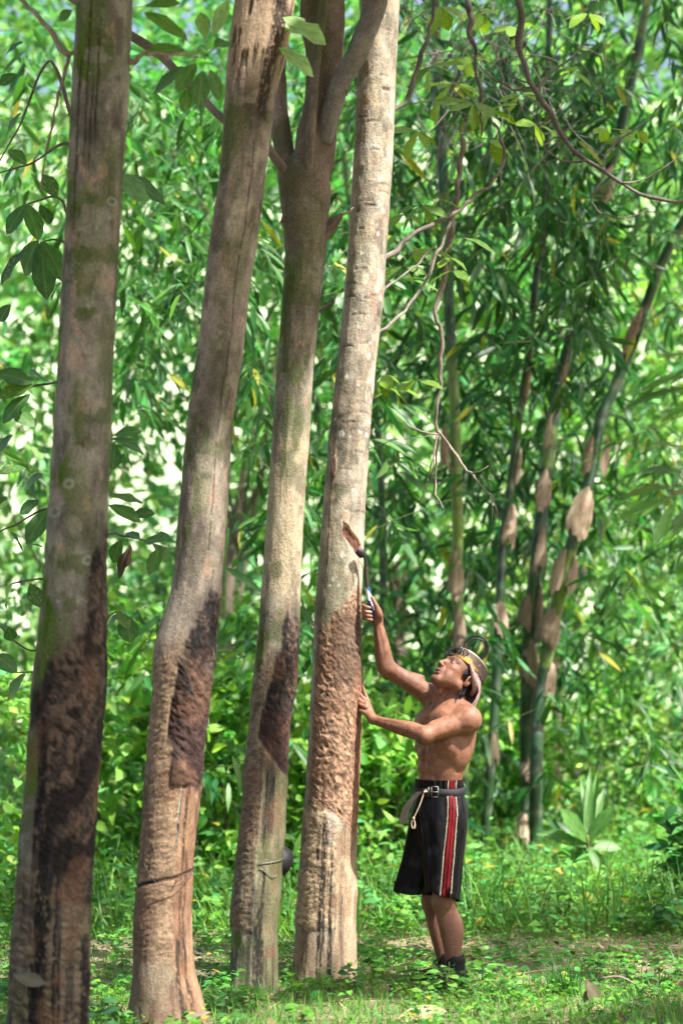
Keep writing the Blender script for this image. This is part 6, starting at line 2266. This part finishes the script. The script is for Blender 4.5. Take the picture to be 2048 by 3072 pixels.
WC, WB = (.10, .27, .03), (.07, .20, .05)
for i, a in enumerate(((875, 9.75, 'leafy weed right of the forked tree, in front of its foot', .14, 9, .085, WC), (760, 9.4, 'spreading weed in front of the forked tree', .13, 10, .09, WC), (955, 9.8, 'weed at the left foot of the pale tree', .17, 9, .08, WC), (1050, 9.85, 'bluish leaved weed at the right foot of the pale tree', .16, 8, .075, (.05, .17, .07)),
                       (1120, 9.95, 'small weed between the pale tree and the man', .15, 8, .06, WC), (1235, 9.7, 'slender weed in front of the man left of his shoes', .22, 9, .075, WC), (1330, 9.62, 'weed hiding the man\'s shoes', .17, 11, .075, (.12, .28, .05)), (1395, 9.72, 'weed just right of the man\'s heel', .16, 9, .075, WC),
                       (1440, 10.0, 'weed a step behind the man\'s heel', .15, 8, .075, WC), (640, 9.2, 'round leaved weed right of the second trunk', .16, 9, .085, WB), (300, 8.7, 'dark heart leaved weed between the two left trunks', .2, 6, .09, (.03, .12, .05)), (560, 8.75, 'bright weed at the right foot of the second trunk', .12, 9, .08, WC),
                       (900, 9.0, 'low weed at the bottom edge below the pale tree', .1, 10, .075, WC), (700, 8.9, 'low weed at the bottom edge left of the centre', .1, 9, .08, WB), (1990, 12.0, 'dark leafy weed at the right edge beyond the straw', .3, 14, .11, (.03, .13, .04)), (1280, 9.5, 'broad bright weed below the man', .1, 9, .07, (.13, .29, .04)),
                       (60, 8.9, 'bright weed left of the leftmost trunk', .14, 9, .085, WC), (1520, 9.55, 'low round leaved weed right of the man', .1, 9, .06, WC))):
    k_ = 1.0 if 1230 <= a[0] <= 1400 else .75
    weed(a[0], a[1], a[2], a[3] * k_, a[4], a[5] * .9, a[6], 900 + i)
# grass tuft
tb = S(1690, 2990, 9.75)
tb[2] = ground_z(tb[0], tb[1])
tf = thing('grass_tuft', tb, 'dense tuft of dark green grass on the right of the foreground', 'grass tuft')
r = np.random.default_rng(3)
n = 150
az = r.uniform(0, 6.28, n)
ln_ = np.abs(r.normal(.45, .25, n))
D = norm(np.stack([np.cos(az) * ln_ - .12, np.sin(az) * ln_, np.ones(n)], 1))
P = tb + np.c_[r.normal(0, .035, (n, 2)), np.zeros(n)]
N = norm(np.stack([-np.cos(az), -np.sin(az), ln_], 1))
v, f, c = leaves(P, D, N, r.uniform(.12, .27, n), .0055, vary((.045, .15, .03), n, .3, .1, r), 'blade', .2, r.uniform(.3, 1.0, n))
part('blades', v, f, M_HERB, tf, c, kind='stuff')

# ------------------------------------------------------------------ fallen leaves and twigs
def fallen(px, py, d, label, L, w, color, yaw, nrm, wave=.3, name='fallen_leaf', lift=.0):
    b = S(px, py, d)
    b[2] = max(b[2], ground_z(b[0], b[1]) + .01) if lift == 0 else b[2]
    o = leaf_obj(None, b, b + np.array([math.cos(yaw) * L, math.sin(yaw) * L * .5, L * nrm[3]]), w, color, 'oval', nrm[:3], int(abs(px)) % 4, wave, M_DEAD, name=name, droop=-.35)
    WL[o.name] = b
    o['label'] = label
    o['category'] = 'leaf'


fallen(1800, 3020, 9.35, 'curled dark brown dead leaf standing up in the right foreground', .13, .06, (.075, .05, .034), 2.0, (.3, -.9, .3, .75), .45)
fallen(1745, 3010, 9.4, 'smaller curled dead leaf beside the grass tuft', .11, .05, (.07, .045, .03), .9, (-.2, -.9, .3, .6), .35)
fallen(1870, 3030, 9.35, 'flat grey dead leaf lying in the right foreground', .12, .06, (.20, .17, .15), .1, (0, -.2, 1, .02))
fallen(1190, 3060, 9.05, 'large pale dry leaf at the bottom edge of the ground', .2, .11, (.36, .28, .17), .15, (0, -.55, .85, .06), .1)
fallen(560, 3050, 8.55, 'pale pinkish dead leaf at the foot of the second trunk', .10, .03, (.30, .22, .18), -.3, (0, -.5, .8, .12), .1)
fallen(1085, 2918, 10.0, 'pinkish dry leaf at the foot of the pale tree', .07, .045, (.50, .32, .25), -.9, (0, -.7, .6, .3), .2)
fallen(1840, 3060, 9.2, 'brown leaf lying at the lower right', .1, .06, (.24, .17, .10), 2.9, (0, -.3, 1, .05))
fallen(1560, 3058, 9.1, 'brown scrap of leaf at the bottom right of the man', .07, .05, (.18, .12, .08), .4, (0, -.3, 1, .05))
# grey leaf stuck against the first trunk
fallen(44, 2925, 7.83, 'grey dry leaf caught on the foot of the leftmost trunk', .12, .055, (.10, .085, .07), -.35, (.1, -.95, .3, -.25), .1, lift=1)


def stick(label, pts, r_, col, d):
    P = []
    for a, b in pts:
        p = S(a, b, d)
        P.append(p)
    v, f = tube(P, np.linspace(r_, r_ * .4, len(P)), 7, 40, .3)
    n = fbm(v[:, 0] * 40, v[:, 1] * 40, v[:, 2] * 40, 2, 3)
    top('fallen_twig', v, f, M_TWIG, label, 'twig', np.asarray(col)[None] * (.5 + n)[:, None])


stick('thin bent twig arching over the ground at the lower right', [(1805, 2935), (1850, 2930), (1890, 2945), (1950, 2990), (2010, 3035), (2060, 3075)], .006, (.22, .17, .13), 9.5)
stick('brown stick lying right of the man\'s feet', [(1490, 2955), (1540, 2930), (1600, 2915), (1670, 2908)], .008, (.16, .09, .06), 10.05)
stick('grey twig lying at the right edge of the straw', [(1990, 2870), (2030, 2850), (2090, 2835)], .008, (.25, .2, .16), 11.2)
stick('thin twig lying near the curled dead leaf', [(1880, 3010), (1940, 2992), (2000, 3000), (2050, 3020)], .005, (.18, .13, .1), 9.5)

# ------------------------------------------------------------------ out of focus branch close to the camera, right edge
nb = thing('near_branch', (1.35, 6.4, 1.9), 'blurred leafy branch close to the camera at the right edge', 'branch')
v, f = tube([(1.75, 6.4, 1.75), V(1600, 1130, 6.4), V(1540, 1150, 6.4), V(1500, 1165, 6.4)], [.009, .007, .005, .003], 8, 20)
part('twig', v, f, M_TWIG, nb, np.array([.16, .13, .08]))
for i, (ax_, ay, bx, by, w) in enumerate(((1560, 1140, 1400, 1190, 34), (1555, 1120, 1420, 1120, 32), (1580, 1090, 1460, 1060, 36), (1545, 1155, 1500, 1258, 30), (1600, 1040, 1480, 1010, 30), (1600, 890, 1400, 915, 34), (1610, 860, 1440, 880, 30), (1600, 820, 1500, 812, 24), (1590, 1160, 1540, 1230, 30), (1600, 930, 1500, 960, 26))):
    leaf_obj(nb, V(ax_, ay, 6.4), V(bx, by, 6.35), w * VS / FPX * 6.4, ((.07, .20, .03), (.09, .17, .03), (.045, .12, .03))[i % 3], 'oval', (.1, -.6, .8), i % 4, .05, M_BIG)
v, f = tube([(1.75, 6.4, 1.75), (1.72, 6.4, 2.05), V(1605, 880, 6.4)], [.008, .006, .003], 8, 20)
part('twig', v, f, M_TWIG, nb, np.array([.16, .13, .08]))
v, f = tube([(2.1, 6.4, -.05), (2.0, 6.4, .9), (1.75, 6.4, 1.78)], [.016, .013, .009], 8, 20)
part('stem', v, f, M_TWIG, nb, np.array([.16, .13, .08]))
